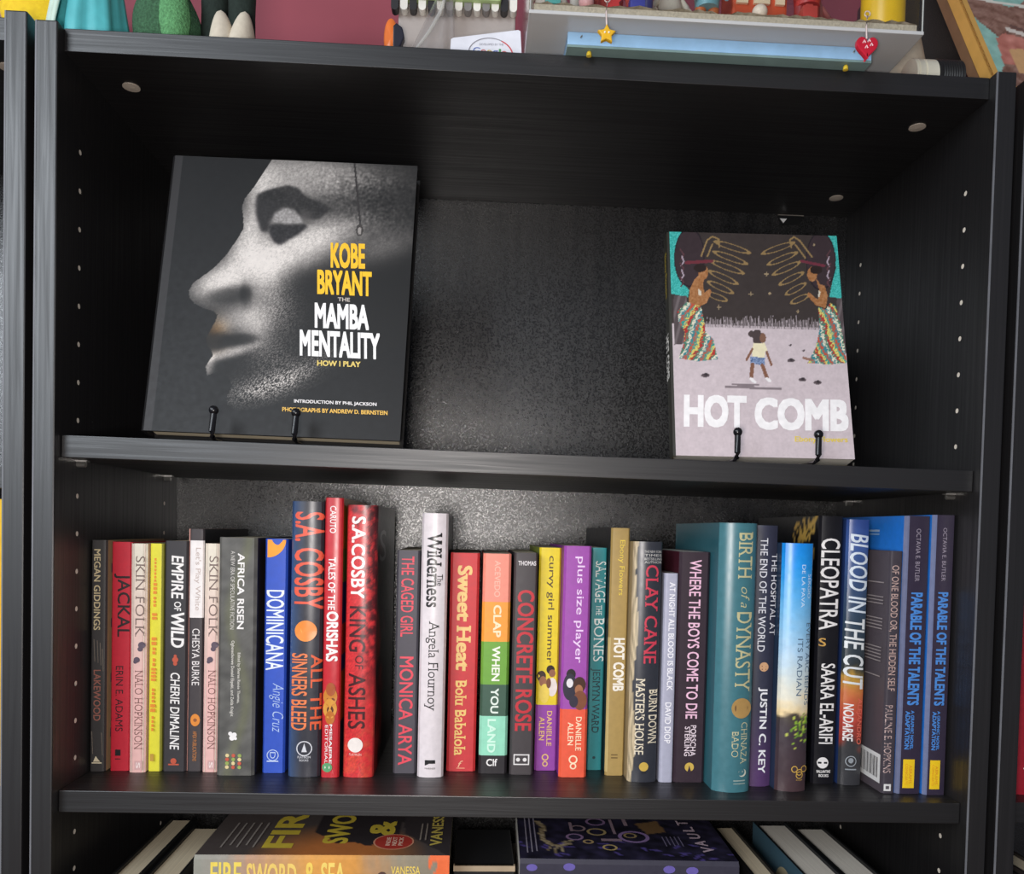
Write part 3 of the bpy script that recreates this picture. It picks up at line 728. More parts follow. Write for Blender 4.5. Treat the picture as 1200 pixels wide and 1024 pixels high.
# 25 teal green hardcover, the widest
q = sheet((232, 335, 195, 320, 118, 968))
b = Book(.0340, .2382, .160, hard=True, spine=(66, 116, 126), left=(54, 106, 118), right=(50, 92, 102), edge=(44, 84, 94), round_=.006, rough='gloss')
b.text('BIRTH', q(276, 145, 316, 292), (196, 190, 146), serif=True); b.text('of a', q(282, 318, 308, 383), (196, 190, 146), shear=.3, bold=-.01); b.text('DYNASTY', q(266, 397, 314, 647), (196, 190, 146), serif=True)
b.disc(*q.p(284, 700), .0090, (176, 140, 84)); b.disc(*q.p(284, 700), .0062, (120, 92, 62)); b.disc(*q.p(284, 692), .0032, (200, 176, 120)); b.disc(*q.p(279, 712), .0030, (196, 168, 110))
b.text('CHINAZA', q(283, 745, 303, 877), (200, 194, 156), serif=True, bold=-.01); b.text('BADO', q(253, 773, 275, 855), (200, 194, 156), serif=True, bold=-.01)
b.disc(*q.p(288, 905), .0036, (206, 206, 190)); b.disc(*q.p(284, 902), .0034, (66, 116, 126)); b.patch(q(258, 928, 298, 932), (150, 166, 160)); b.patch(q(258, 938, 298, 941), (150, 166, 160))
stand(b, .5542, .5882, .0296, 'thick teal-green hardcover with a round emblem, pulled forward in the row')
# 26 slate with white lettering
q = sheet((337, 410, 318, 402, 125, 950))
art = Art(5, 60, q.quad, (52, 54, 72)); t = np.clip((art.y - 640) / 260, 0, 1)[:, None]; art.c = art.c * (1 - t) + np.array((86, 58, 104)) * t
b = Book(.0232, .2372, .156, hard=True, spine=(52, 54, 72), spine_art=art, left=(40, 40, 52), right=(40, 40, 52), edge=(36, 36, 46), round_=.002)
b.text('THE HOSPITAL AT', q(388, 213, 406, 470), (220, 220, 226), bold=.005); b.text('THE END OF THE WORLD', q(353, 165, 375, 522), (220, 220, 226), bold=.005)
b.disc(*q.p(371, 570), .0042, (206, 160, 120)); b.patch(q(364, 566, 378, 570), (120, 70, 50)); b.patch(q(364, 576, 378, 579), (120, 70, 50))
b.text('JUSTIN C. KEY', q(352, 635, 382, 907), (234, 234, 238), bold=.02)
stand(b, .5892, .6124, .0479, 'slate hardcover fading to purple at its foot, between the teal and the sky-blue one')
# 27 sky over earth
q = sheet((415, 535, 400, 505, 180, 965))
art = Art(16, 160, q.quad, (60, 150, 220)); ys = (180, 260, 420, 560, 690, 735, 752, 800, 965)
cs = np.array(((24, 136, 226), (36, 150, 232), (120, 186, 232), (176, 208, 232), (232, 226, 206), (238, 212, 160), (74, 66, 58), (64, 54, 62), (74, 56, 60)), float)
nz = art.noise(4); art.c = np.stack([np.interp(art.y + 7 * nz, ys, cs[:, k]) for k in range(3)], 1)
for k in range(70): art.ellipse(484 + art.rng.normal(0, 18), 778 + art.rng.normal(0, 24), 3.6, 3.6, ((150, 190, 60), (196, 206, 90), (110, 150, 50))[k % 3])
b = Book(.0284, .2220, .150, hard=True, spine=(60, 150, 220), spine_art=art, left=(42, 60, 84), right=(60, 120, 170), edge=(40, 110, 180), round_=.005, rough='gloss')
b.text('SERGIO', q(505, 277, 517, 352), (206, 228, 246)); b.text('DE LA PAVA', q(479, 247, 493, 381), (206, 228, 246))
b.text('EVERY ARC BENDS', q(496, 430, 512, 690), (92, 116, 140)); b.text('ITS RADIAN', q(464, 480, 484, 660), (84, 108, 132))
c_ = (206, 166, 80)
for k in range(3): b.disc(*q.p(458 + 17 * k, 893 + 10 * (k % 2)), .0030, c_, ring=.0008)
b.disc(*q.p(475, 912), .0034, c_, ring=.0008); b.text('Knopf', q(464, 925, 486, 931), c_, flat=True)
stand(b, .6128, .6412, .0345, 'glossy hardcover graded from sky blue through cream to brown')
# 28 black with white condensed title
q = sheet((112, 190, 85, 165, 95, 940))
left = Art(50, 70, ((0, 0), (1, 0), (1, 1), (0, 1)), (15, 15, 20)); n = left.noise(2)
for k in range(46): left.ellipse(.60 + .34 * left.rng.random(), .02 + .19 * left.rng.random(), .016 + .02 * left.rng.random(), .010, (206, 168, 84), left.rng.random() * 3)
left.line([(.98, .0), (.72, .10), (.62, .2)], .02, (206, 168, 84))
b = Book(.0226, .2478, .162, hard=True, spine=(24, 23, 28), left_art=left, right=(24, 24, 28), edge=(20, 20, 24), rough='gloss', round_=.002)
b.text('CLEOPATRA', q(112, 165, 172, 452), WHITE, bold=.01); b.text('SAARA EL-ARIFI', q(112, 558, 158, 812), WHITE, bold=.012)
b.text('S', q(108, 478, 130, 504), (206, 160, 84), flat=True, bold=.01); b.disc(*q.p(121, 872), .0052, WHITE); b.patch(q(118, 858, 124, 886), (30, 30, 34)); b.patch(q(106, 869, 136, 875), (30, 30, 34))
b.text('BALLANTINE', q(102, 895, 146, 904), WHITE, flat=True, bold=.02); b.text('BOOKS', q(108, 908, 140, 917), WHITE, flat=True, bold=.02)
stand(b, .6546, .6772, .0582, 'tall black hardcover with condensed white title and gold leaves on its back board')
# 29 blue to orange
q = sheet((195, 270, 172, 245, 105, 945))
art = Art(14, 120, q.quad, (60, 80, 130)); ys = (105, 200, 420, 575, 612, 660, 740, 800, 830, 945)
cs = np.array(((52, 76, 140), (64, 92, 152), (54, 72, 92), (52, 58, 60), (196, 152, 66), (206, 120, 70), (190, 74, 62), (140, 60, 50), (60, 60, 62), (58, 58, 62)), float)
nz = art.noise(4); art.c = np.stack([np.interp(art.y + 9 * nz, ys, cs[:, k]) for k in range(3)], 1)
b = Book(.0216, .2454, .158, hard=True, spine=(60, 80, 130), spine_art=art, left=(40, 60, 110), right=(30, 34, 44), edge=(40, 60, 110), rough='gloss', round_=.003)
b.text('BLOOD IN', q(200, 150, 258, 400), (216, 226, 236), bold=.012, shear=.18); b.text('THE CUT', q(186, 418, 248, 640), (226, 230, 232), bold=.012, shear=.18)
b.text('ALEJANDRO', q(222, 668, 242, 815), (226, 110, 90), bold=.015, shear=.15); b.text('NODARSE', q(184, 685, 214, 805), WHITE, bold=.02, shear=.15)
b.disc(*q.p(207, 868), .0050, (170, 176, 182), ring=.0007); b.disc(*q.p(207, 866), .0024, (150, 156, 162)); b.patch(q(190, 892, 224, 896), (150, 156, 162))
stand(b, .6798, .7014, .0556, 'hardcover shading from blue to an orange foot, white brush lettering')
# 30 grey paperback with barcode
q = sheet((335, 370, 310, 348, 205, 970))
b = Book(.0118, .2178, .140, spine=(66, 60, 68), left=(84, 76, 82), right=(60, 56, 62), pages='pages')
b.text('OF ONE BLOOD OR, THE HIDDEN SELF', q(330, 250, 352, 645), (196, 166, 158)); b.text('PAULINE E. HOPKINS', q(318, 690, 338, 905), (186, 160, 156))
b.patch(q(316, 940, 336, 962), (226, 224, 222)); b.patch(q(321, 946, 331, 956), (90, 84, 90))
b.cpatch((.70, .845, .985, .965), (232, 230, 228), side=-1)
for k in range(16): b.cpatch((.725 + .015 * k, .86, .725 + .015 * k + (.004 if k % 3 else .009), .945), (60, 56, 60), side=-1)
for v0, n, wd in ((.13, 1, .3), (.19, 3, .5), (.28, 4, .6), (.40, 5, .6), (.52, 1, .2)):
    for k in range(n): b.cpatch((.96 - wd + .05 * (k % 2), v0 + .014 * k, .96, v0 + .014 * k + .005), (150, 140, 140), side=-1)
stand(b, .7084, .7202, .0338, 'slim grey paperback whose back cover shows a white barcode')
# 31, 32 a pair
def parable(x0, x1, y, h, label, lt):
    q = sheet((385, 465, 350, 440, 95, 972))
    b = Book(x1 - x0, h, .156, spine=(54, 46, 64), left=(44, 128, 226), right=(40, 36, 50), edge=(60, 110, 190), rough='gloss', round_=.001)
    b.patch((0, 0, .15, 1), lt)
    b.text('PARABLE OF THE TALENTS', q(394, 335, 432, 690), (78, 140, 216), bold=.035); b.text('OCTAVIA E. BUTLER', q(414, 135, 428, 300), (160, 150, 164))
    b.text('A GRAPHIC NOVEL', q(399, 707, 410, 830), (78, 140, 216), bold=.03); b.text('ADAPTATION', q(381, 709, 396, 830), (78, 140, 216), bold=.03)
    b.patch(q(374, 862, 413, 953), (246, 204, 36)); b.text('ABRAMS', q(394, 880, 405, 938), (226, 140, 40)); b.text('COMICARTS', q(382, 876, 390, 942), (226, 140, 40))
    b.cpatch((.50, .050, .72, .058), (176, 206, 240), side=-1); b.cpatch((.56, .064, .72, .070), (150, 190, 236), side=-1); b.cpatch((.2, .5, .95, .9), (40, 70, 130), side=-1)
    stand(b, x0, x1, y, label)
parable(.7212, .7448, .0335, .2496, 'dark violet book with blue title and yellow label, bright blue board showing', (110, 116, 146))
parable(.7454, .7660, .0311, .2511, 'dark violet book with blue title and yellow label, last at the right end', (112, 120, 154))
# ------------------------------------------------------------------ the two books shown face-out on wire easels
def face_out(O, tilt, yaw, roll, w):
    """placement of a book whose front board's lower left corner is at O, leaning back"""
    r = Vector((math.cos(yaw), math.sin(yaw), 0)); bk = Vector((-math.sin(yaw), math.cos(yaw), 0))
    up = Vector((0, 0, 1)) * math.cos(tilt) + bk * math.sin(tilt)
    r2 = r * math.cos(roll) + up * math.sin(roll); u2 = -r * math.sin(roll) + up * math.cos(roll)
    n = r2.cross(u2)                                   # towards the viewer
    m = Matrix(((n.x, r2.x, u2.x, 0), (n.y, r2.y, u2.y, 0), (n.z, r2.z, u2.z, 0), (0, 0, 0, 1)))
    p = Vector(O) - n * (w / 2)
    m.translation = p; return m
# large dark book with a profile portrait
cvr = Art(300, 350, ((4, 48), (1160, 98), (1072, 1388), (-144, 1332)), (17, 16, 17))
x, y = cvr.x, cvr.y; n0, n1, n3 = cvr.noise(0), cvr.noise(2), cvr.noise(7)
fine = cvr.noise(1)
face = cvr.inpoly([(484, 40), (430, 120), (380, 195), (336, 250), (321, 290), (329, 345), (328, 395), (300, 440), (250, 512), (200, 565), (140, 612), (92, 645), (70, 680), (72, 715), (95, 742), (140, 765), (185, 778),
                   (206, 795), (196, 825), (172, 868), (152, 905), (155, 935), (176, 962), (186, 985), (166, 1010), (150, 1038), (157, 1078), (210, 1062), (262, 1090), (275, 1130), (250, 1180), (255, 1215), (300, 1245), (420, 1230), (560, 1190), (760, 1090), (1010, 960), (1170, 900), (1180, 40)])
v = np.zeros(len(x))
def glow(cx, cy, rx, ry, rot, a, p=1.0): 
    global v; v = v + a * np.exp(-(cvr.ell(cx, cy, rx, ry, math.radians(rot)) ** p))
glow(600, 150, 330, 120, 5, 125, 1.5); glow(385, 270, 70, 170, 15, 95); glow(330, 480, 90, 230, 32, 120); glow(180, 655, 130, 80, -15, 125, 1.3)
glow(560, 500, 260, 105, -22, 150, 1.3); glow(830, 380, 260, 90, -12, 80); glow(960, 150, 240, 90, 5, 45); glow(430, 660, 110, 170, 0, 95); glow(1000, 480, 200, 70, -18, 60)
glow(310, 815, 120, 70, -8, 105); glow(400, 880, 70, 90, 0, 75); glow(250, 975, 130, 26, -14, 125, 1.4); glow(165, 1030, 26, 60, 15, 105); glow(215, 850, 50, 50, 0, 50)
stub = np.clip(.55 + .75 * n0, 0, 2.2)
st = 95 * np.exp(-cvr.ell(410, 1140, 175, 60, -.22)) + 62 * np.exp(-cvr.ell(620, 1050, 170, 50, -.5)) + 40 * np.exp(-cvr.ell(470, 1010, 120, 90)) + 40 * np.exp(-cvr.ell(520, 780, 90, 140))
hair = np.exp(-cvr.ell(1010, 260, 250, 120, .1)); v = v * (1 - .5 * hair) * (1 + hair * .35 * n1)
dark = 1.0 * np.exp(-cvr.ell(255, 705, 105, 42, -.12) ** 2) * .62 + .5 * np.exp(-cvr.ell(340, 700, 30, 55) ** 2) + .75 * np.exp(-cvr.ell(310, 910, 90, 26, -.05) ** 2) + .5 * np.exp(-cvr.ell(215, 905, 50, 26) ** 2)
v = v * (1 - np.clip(dark, 0, .92)) * (1 + .035 * n1 + .07 * n0)
v = v * (1 - .55 * np.clip((y - 560 - .1 * (x - 700)) / 160, 0, 1) * np.clip((x - 470) / 120, 0, 1)) + st * stub
col = np.array((19, 18, 18)) + np.clip(1.08 * v, 0, 205)[:, None] * np.array((1.0, .97, .94))
col = np.where(face[:, None], col, np.array((17, 16, 17)) + .8 * n3[:, None])
warm = np.exp(-cvr.ell(185, 880, 60, 65))[:, None] * face[:, None]; col = col * (1 - warm * np.array((0, .22, .5)))
cvr.c = col
grain = np.clip(5 * fine, -6, 12)[:, None] * np.ones(3)
cvr.soft([(386, 262), (392, 236), (440, 215), (490, 205), (530, 225), (520, 285), (482, 310), (455, 355), (448, 410), (412, 405), (388, 330)], np.array((34, 32, 33)) + grain, 9, .95)
cvr.soft([(395, 232), (470, 205), (540, 188), (585, 200), (630, 245), (705, 275), (745, 300), (690, 345), (645, 350), (605, 325), (560, 290), (510, 288), (470, 262), (420, 258)], np.array((36, 34, 34)) + 1.6 * grain, 4, .92)
cvr.soft([(462, 362), (478, 322), (520, 294), (565, 302), (600, 335), (618, 366), (545, 374)], np.array((150, 146, 144)) + 12 * fine[:, None], 5)
cvr.soft([(450, 374), (545, 376), (622, 372), (632, 382), (595, 416), (548, 442), (505, 470), (474, 458), (454, 420)], np.array((30, 28, 30)) + 1.6 * grain, 5, .95)
cvr.soft([(600, 300), (640, 310), (660, 352), (636, 376), (606, 340)], (96, 92, 90), 6, .5)
cvr.line([(858, 80), (868, 190), (878, 300), (886, 385)], 9, (44, 40, 40)); cvr.ellipse(882, 400, 18, 28, (60, 56, 54)); cvr.ellipse(882, 404, 9, 16, (150, 144, 140))
cvr.c = np.where((cvr.uv[:, 0] < .032)[:, None], np.array((48, 46, 47)), cvr.c)
cvr.c = np.where(((cvr.uv[:, 0] > .032) & (cvr.uv[:, 0] < .046))[:, None], np.array((16, 15, 16)), cvr.c)
w_, h_, d_ = .024, .2572, .2215
b = Book(w_, h_, d_, hard=True, spine=(34, 33, 34), right_art=cvr, left=(30, 30, 32), edge=(22, 21, 22), rough='matte', round_=.001, pages='pages')
def onto(art, x0, y0, x1, y1, sk=0.0):
    """unit text box -> board u,v, the box given in the drawing's own units, sk = fall of the baseline from left to right"""
    return lambda V: hmap(art.Hi, np.c_[x0 + V[:, 0] * (x1 - x0), y1 + V[:, 1] * (y0 - y1) + V[:, 0] * sk])
YEL = (250, 196, 40)
b.ctext('KOBE', onto(cvr, 744, 458, 908, 578, 6), YEL, bold=.04); b.ctext('BRYANT', onto(cvr, 680, 585, 940, 700, 12), YEL, bold=.04)
b.ctext('THE', onto(cvr, 778, 716, 836, 734, 3), (200, 190, 180), bold=.02)
b.ctext('MAMBA', onto(cvr, 668, 740, 926, 858, 13), (244, 242, 242), bold=.04); b.ctext('MENTALITY', onto(cvr, 597, 866, 978, 988, 20), (244, 242, 242), bold=.04)
b.ctext('HOW I PLAY', onto(cvr, 680, 1010, 886, 1036, 8), (226, 200, 110), bold=.03)
b.ctext('INTRODUCTION BY PHIL JACKSON', onto(cvr, 570, 1192, 962, 1212, 18), (224, 220, 220), bold=.03); b.ctext('PHOTOGRAPHS BY ANDREW D. BERNSTEIN', onto(cvr, 514, 1228, 1014, 1248, 20), (226, 180, 84), bold=.03)
b.finish('large dark book with a grey profile portrait, face-out on the upper shelf', matrix=face_out((.0515, .0376, TOP - .3164), .1869, -.043, -.0179, w_))

# grey and teal comic book
cm = Art(230, 300, ((128, 103), (772, 115), (835, 957), (160, 935)), (60, 52, 50))
x, y = cm.x, cm.y; n1 = cm.noise(1); n0 = cm.noise(0)
horizon = 452 + (x - 255) * .03
cm.put(y > horizon, np.array((204, 190, 194)) + 2 * n1[:, None])
rg = random.Random(3)
for k in range(70):
    sx = 250 + k * 6.6; cm.poly([(sx, 460 + k * .18), (sx, 455 - rg.random() * 38), (sx + 4.2, 455 - rg.random() * 38), (sx + 4.2, 462 + k * .18)], (166, 154, 158) if k % 2 else (128, 118, 120))
teal = np.array((62, 176, 168)) + 16 * n0[:, None]
cm.poly([(120, 95), (218, 95), (172, 150), (150, 205), (155, 262), (205, 325), (200, 350), (128, 335)], teal)
cm.poly([(696, 105), (790, 105), (800, 356), (742, 348), (752, 300), (770, 235), (758, 180), (730, 135)], teal)
for ring in ((205, 200, 58, 112), (710, 212, 58, 112)):
    e = cm.ell(*ring); cm.put((e < 1.0) & (e > .90), (34, 26, 34)); cm.put(e < .9, (58, 46, 50))
for px, s in ((170, 1), (748, -1)):
    for k in range(5): cm.line([(px + s * 6 * (k % 2), 170 + 26 * k), (px + s * 14, 190 + 26 * k), (px + s * 4, 206 + 26 * k)], 5, (176, 160, 172) if k % 2 else (92, 60, 66))
gold = (146, 120, 80)
def loop(x0, y0, x1, y1, wd=12):
    L = math.hypot(x1 - x0, y1 - y0); e = cm.ell((x0 + x1) / 2, (y0 + y1) / 2, L / 2, wd, math.atan2(y1 - y0, x1 - x0)); cm.put((e < 1) & (e > .58), gold)
for a, e in zip(((296, 138), (292, 176), (282, 212), (276, 250), (272, 290), (270, 334)), ((442, 184), (430, 226), (418, 262), (394, 302), (376, 336), (352, 364))): loop(*a, *e)
for a, e in zip(((612, 140), (622, 178), (634, 214), (646, 254), (654, 296), (664, 340)), ((478, 186), (500, 228), (520, 266), (546, 304), (570, 342), (590, 374))): loop(*a, *e)
for P in ([(250, 195), (272, 135), (292, 120), (316, 130), (318, 160)], [(274, 195), (292, 150)], [(676, 196), (628, 134), (606, 120), (590, 132), (596, 160)], [(650, 200), (612, 150)]): cm.line(P, 6, gold)
cm.line([(194, 220), (290, 214)], 12, (112, 48, 58)); cm.line([(634, 212), (722, 230)], 10, (112, 48, 62))
for P in ([(146, 345), (196, 345), (190, 525), (150, 528)], [(770, 352), (800, 352), (806, 560), (780, 580)]): cm.poly(P, np.array((84, 74, 76)) + 30 * np.clip(np.sin(x / 5 + y / 19), 0, 1)[:, None])
skin_ = np.array((164, 112, 70)) + 8 * n1[:, None]
cm.ellipse(258, 256, 19, 28, skin_); cm.poly([(240, 270), (262, 278), (258, 300), (262, 335), (282, 318), (290, 330), (272, 372), (240, 388), (204, 372), (206, 322), (224, 285)], skin_); cm.ellipse(246, 240, 24, 16, (44, 32, 30))
cm.ellipse(676, 262, 19, 28, skin_); cm.poly([(690, 275), (706, 300), (724, 306), (736, 345), (728, 392), (690, 380), (658, 345), (660, 330), (672, 338), (698, 360), (702, 320)], skin_); cm.ellipse(692, 246, 24, 16, (44, 32, 30))
cm.poly([(240, 318), (252, 330), (250, 346), (240, 340)], (216, 206, 186)); cm.poly([(702, 322), (708, 330), (704, 350), (698, 346)], (216, 206, 186))
def cloth(P, s):
    t = (s * x * .9 + y * .42 + 8 * np.sin(y / 31) + 3.5 * n1) / 8.5; pal = np.array(((58, 150, 140), (216, 204, 112), (176, 52, 50), (70, 128, 110), (226, 220, 196), (58, 132, 140), (190, 84, 60)), float)
    cm.poly(P, pal[np.floor(t).astype(int) % 7])
cloth([(196, 368), (250, 384), (262, 440), (268, 480), (296, 505), (306, 545), (316, 582), (240, 590), (168, 578), (186, 520), (190, 480), (164, 440), (162, 402)], 1)
cloth([(700, 388), (728, 396), (745, 372), (766, 384), (784, 450), (800, 540), (806, 598), (740, 604), (656, 598), (688, 540), (704, 470)], -1)
cm.line([(640, 578), (668, 586)], 9, (150, 112, 96))
for (a, b_, r) in ((462, 492, 19), (442, 488, 12), (468, 482, 10), (466, 512, 18)): cm.ellipse(a, b_, r, r, (76, 64, 64))
cm.ellipse(486, 504, 12, 19, (126, 92, 74)); cm.poly([(450, 524), (492, 522), (504, 550), (494, 556), (492, 578), (446, 576), (446, 545)], (232, 222, 188))
cm.poly([(438, 572), (494, 578), (493, 606), (440, 600)], np.array((112, 132, 168)) + 26 * n0[:, None]); br = (132, 92, 72)
for P, wd in (([(446, 602), (442, 650)], 15), ([(484, 606), (500, 650)], 14), ([(446, 545), (424, 584)], 9), ([(500, 556), (518, 604)], 9)): cm.line(P, wd, br)
for P in ([(440, 656), (456, 668)], [(500, 655), (512, 664)]): cm.line(P, 11, (236, 232, 232))
for P, wd in (([(345, 684), (450, 686)], 9), ([(440, 690), (552, 693)], 10), ([(370, 676), (470, 678)], 5)): cm.line(P, wd, (132, 120, 124))
for (a, b_, r) in ((268, 642, 16), (593, 588, 15), (636, 660, 15), (695, 671, 16), (590, 531, 6), (641, 552, 6)): cm.ellipse(a, b_, r, r * .48, (92, 80, 84)); cm.ellipse(a + 2, b_ - 3, r * .5, r * .35, (60, 52, 56))
for (a, b_, r) in ((500, 262, 7), (440, 338, 7), (318, 388, 7), (620, 404, 5), (512, 336, 5), (684, 150, 4)): cm.line([(a - r, b_), (a + r, b_)], 3.4, (160, 140, 110)); cm.line([(a, b_ - r), (a, b_ + r)], 3.4, (160, 140, 110))
w_, h_, d_ = .0178, .2247, .1626
b = Book(w_, h_, d_, spine=(40, 38, 30), right_art=cm, left=(24, 24, 26), edge=(120, 112, 90), rough='matte', pages='pages_white')
for t, x0, x1, y0, y1, sk in (('HOT', 188, 424, 712, 832, 6), ('COMB', 454, 812, 724, 844, 12)): b.ctext(t, onto(cm, x0, y0, x1, y1, sk), (246, 243, 243), bold=.05)
b.ctext('Ebony Flowers', onto(cm, 606, 870, 808, 896, 4), (226, 200, 84), bold=.02)
b.text('Ebony Flowers', (.25, .085, .75, .29), (214, 186, 60)); b.text('HOT COMB', (.15, .46, .8, .66), (232, 228, 222), bold=.035)
b.finish('grey and teal illustrated comic book, face-out on the upper shelf', matrix=face_out((.5128, .0452, TOP - .324), .2545, -.0385, .0031, w_))

def easel(label, x0, x1, zs, lean, yb, hh, top_y0, top_z):
    """wire stand: two wires run under the book and rise in front to a ball, a back loop carries the book"""
    r = thing('book_easel', label, 'easel', ((x0 + x1) / 2, .06, zs), 'wire easels on the upper shelf')
    ox, oy = (x0 + x1) / 2, .06; tr = .0019
    for x, dz in ((x0, 0), (x1, 0)):
        m = MB(); m.tube([(x - ox, yb - oy, tr), (x - ox, .016 - oy, tr), (x - ox, .0095 - oy, tr + .002), (x - ox, .008 - oy, tr + .006), (x - ox + .0006, .0105 - oy, .0235)], [.0012, .0013, .0022, .0026, .0026], 10)
        p = m.build('prong', M['black_wire'], r, smooth=1.2)
        m = MB(); m.ball((x - ox + .0006, .0105 - oy, .0255), .0039); m.build('ball_tip', M['black_wire'], p, smooth=3)
    yt = yb + hh * math.tan(lean)
    m = MB(); m.tube([(x0 - ox, yb - oy, tr), (x0 - ox, yb - oy + .0015, .004), (x0 - ox, yt - oy, hh), (x1 - ox, yt - oy, hh), (x1 - ox, yb - oy + .0015, .004), (x1 - ox, yb - oy, tr)], .0014, 8)
    m.build('back_loop', M['black_wire'], r, smooth=1.0)
    m = MB(); m.tube([(x0 - ox + .01, yt - oy, hh), ((x0 + x1) / 2 - ox, min(yt + .055, .255) - oy, .0016), (x1 - ox - .01, yt - oy, hh)], .0014, 8); m.build('rear_strut', M['black_wire'], r, smooth=1.0)
easel('black wire easel carrying the large portrait book, its two ball tips in front', .1213, .1880, TOP - .3269, .187, .0655, .11, 0, 0)
easel('black wire easel carrying the illustrated comic book, its two ball tips in front', .5585, .6285, TOP - .3316, .2545, .0672, .10, 0, 0)

# ------------------------------------------------------------------ the lower shelf
SH3 = TOP - .9296
def flat_pose(xl, yf, zb, w, h, yaw=0.0):
    """lying on its back board with the spine to the viewer, head to the left"""
    R = Matrix.Rotation(yaw, 4, 'Z') @ Matrix.Rotation(-math.pi / 2, 4, 'Y')
    m = R; m.translation = Vector((xl, yf, zb + w / 2)) + Matrix.Rotation(yaw, 3, 'Z') @ Vector((h, 0, 0)); return m
# orange and grey book
zt = TOP - .681; w_ = .040
art = Art(14, 200, ((0, 0), (1, 0), (1, 1), (0, 1)), (200, 160, 110)); ys = (0, .12, .22, .36, .5, .62, .70, .82, .93, .931, 1)
cs = np.array(((150, 150, 140), (158, 152, 142), (190, 150, 122), (206, 156, 100), (226, 160, 76), (214, 150, 72), (180, 140, 100), (150, 140, 120), (140, 130, 112), (236, 110, 60), (236, 112, 64)), float)
nz = art.noise(4); art.c = np.stack([np.interp(art.y + .012 * nz, ys, cs[:, k]) for k in range(3)], 1)
cov = Art(60, 90, ((0, 0), (1, 0), (1, 1), (0, 1)), (82, 74, 72))            # u outwards from the spine, v from head (left) to tail (right)
x, y = cov.x, cov.y; t = np.clip(1.15 - cov.ell(.0, .55, .5, .34), 0, 1)[:, None]; cov.c = cov.c * (1 - t) + np.array((190, 116, 62)) * t
cov.poly([(.35, .42), (.28, .48), (.18, .53), (.20, .60), (.14, .66), (.18, .73), (.30, .78), (1, .8), (1, .42)], (48, 42, 44)); cov.poly([(-.1, 1.05), (.35, .80), (1.1, .78), (1.1, 1.05)], (58, 52, 54))
b = Book(w_, .2200, .152, spine=(206, 156, 100), spine_art=art, right_art=cov, left=(60, 56, 54), edge=(110, 100, 90), pages='pages')
b.text('FIRE', (.30, .065, .86, .185), (240, 214, 96), bold=.02); b.text('SWORD', (.30, .205, .84, .40), (240, 206, 110), bold=.02); b.text('&', (.30, .43, .86, .475), (240, 206, 96), bold=.02); b.text('SEA', (.30, .495, .86, .59), (242, 212, 110), bold=.02)
b.text('VANESSA', (.60, .77, .78, .885), (236, 206, 100), bold=.01); b.text('RILEY', (.34, .79, .54, .88), (236, 206, 100), bold=.01)
for (u, v_, r, s_) in ((.56, .735, .0042, 1), (.38, .70, .0035, .6), (.46, .66, .0030, .6)): b.disc(u, v_, r, (84, 60, 54), sq=s_)
for t_, u0, u1, v0, v1 in (('FIRE', .10, .90, .36, .24), ('SWORD', .17, .95, .575, .47), ('&', .30, .55, .76, .65)): b.ctext(t_, (lambda V, u0=u0, u1=u1, v0=v0, v1=v1: np.c_[u0 + V[:, 0] * (u1 - u0), v0 + (v1 - v0) * V[:, 1]]), (214, 190, 66), bold=.03)
b.cdisc(.20, .765, .0185, (214, 150, 120)); b.cdisc(.20, .765, .0170, (178, 58, 48))
for k, t_ in enumerate(('INDIE', 'NEXT', 'PICK')): b.ctext(t_, (lambda V, k=k: np.c_[.14 + V[:, 0] * .13, .752 + .026 * k - .018 * V[:, 1]]), (236, 200, 180), bold=.02)
b.ctext('VANESSA', (lambda V: np.c_[.14 + V[:, 0] * .62, .965 - .05 * V[:, 1]]), (206, 186, 90), bold=.02)
for k in range(5): b.cpatch((.10 + .03 * (k % 2), .075 + .032 * k, .5, .082 + .032 * k), (150, 142, 136))
for k in range(2): b.cpatch((.22, .87 + .022 * k, .5, .876 + .022 * k), (150, 140, 130))
b.finish('orange and grey book lying flat on top of the left stack of the bottom shelf', matrix=flat_pose(.1025, .034, zt - w_, w_, .2200))
# violet dragon book
zt2 = TOP - .684; w2 = .045
cov = Art(70, 90, ((0, 0), (1, 0), (1, 1), (0, 1)), (34, 31, 50)); n = cov.noise(4); cov.c = cov.c * (1 + .18 * n[:, None])
for k in range(26): cov.ellipse(cov.rng.random() * .3, cov.rng.random(), .03, .010, (84, 72, 140), cov.rng.random() * 3)
for P, wd in (([(.62, .10), (.52, .13), (.40, .115), (.30, .12), (.22, .155), (.20, .20), (.24, .235)], .030), ([(.22, .16), (.12, .13)], .012), ([(.20, .18), (.09, .165)], .012), ([(.22, .2), (.12, .20)], .012), ([(.26, .22), (.3, .26)], .018)): cov.line(P, wd, np.array((150, 134, 104)) + 20 * cov.noise(0)[:, None])
cov.poly([(.42, .64), (.60, .60), (.66, .72), (.46, .74)], (120, 92, 60))
b = Book(w2, .1950, .150, spine=(54, 52, 66), right_art=cov, left=(40, 38, 52), edge=(70, 66, 84), pages='pages_white', hard=False)
def loopc(u, v_, r, w, col):
    b.cdisc(u, v_, r, col, ring=w)
for (u, v_, r, w, c) in ((.35, .275, .0085, .0026, (150, 122, 160)), (.50, .30, .0080, .0024, (146, 124, 130)), (.44, .39, .0095, .0026, (170, 150, 104)), (.62, .40, .0100, .0026, (140, 112, 150)), (.27, .335, .0052, .0022, (178, 152, 108)), (.18, .43, .0070, .0022, (190, 166, 110)), (.36, .565, .0150, .0036, (146, 120, 170)), (.38, .55, .0065, .0022, (160, 138, 96))): loopc(u, v_, r, w, c)
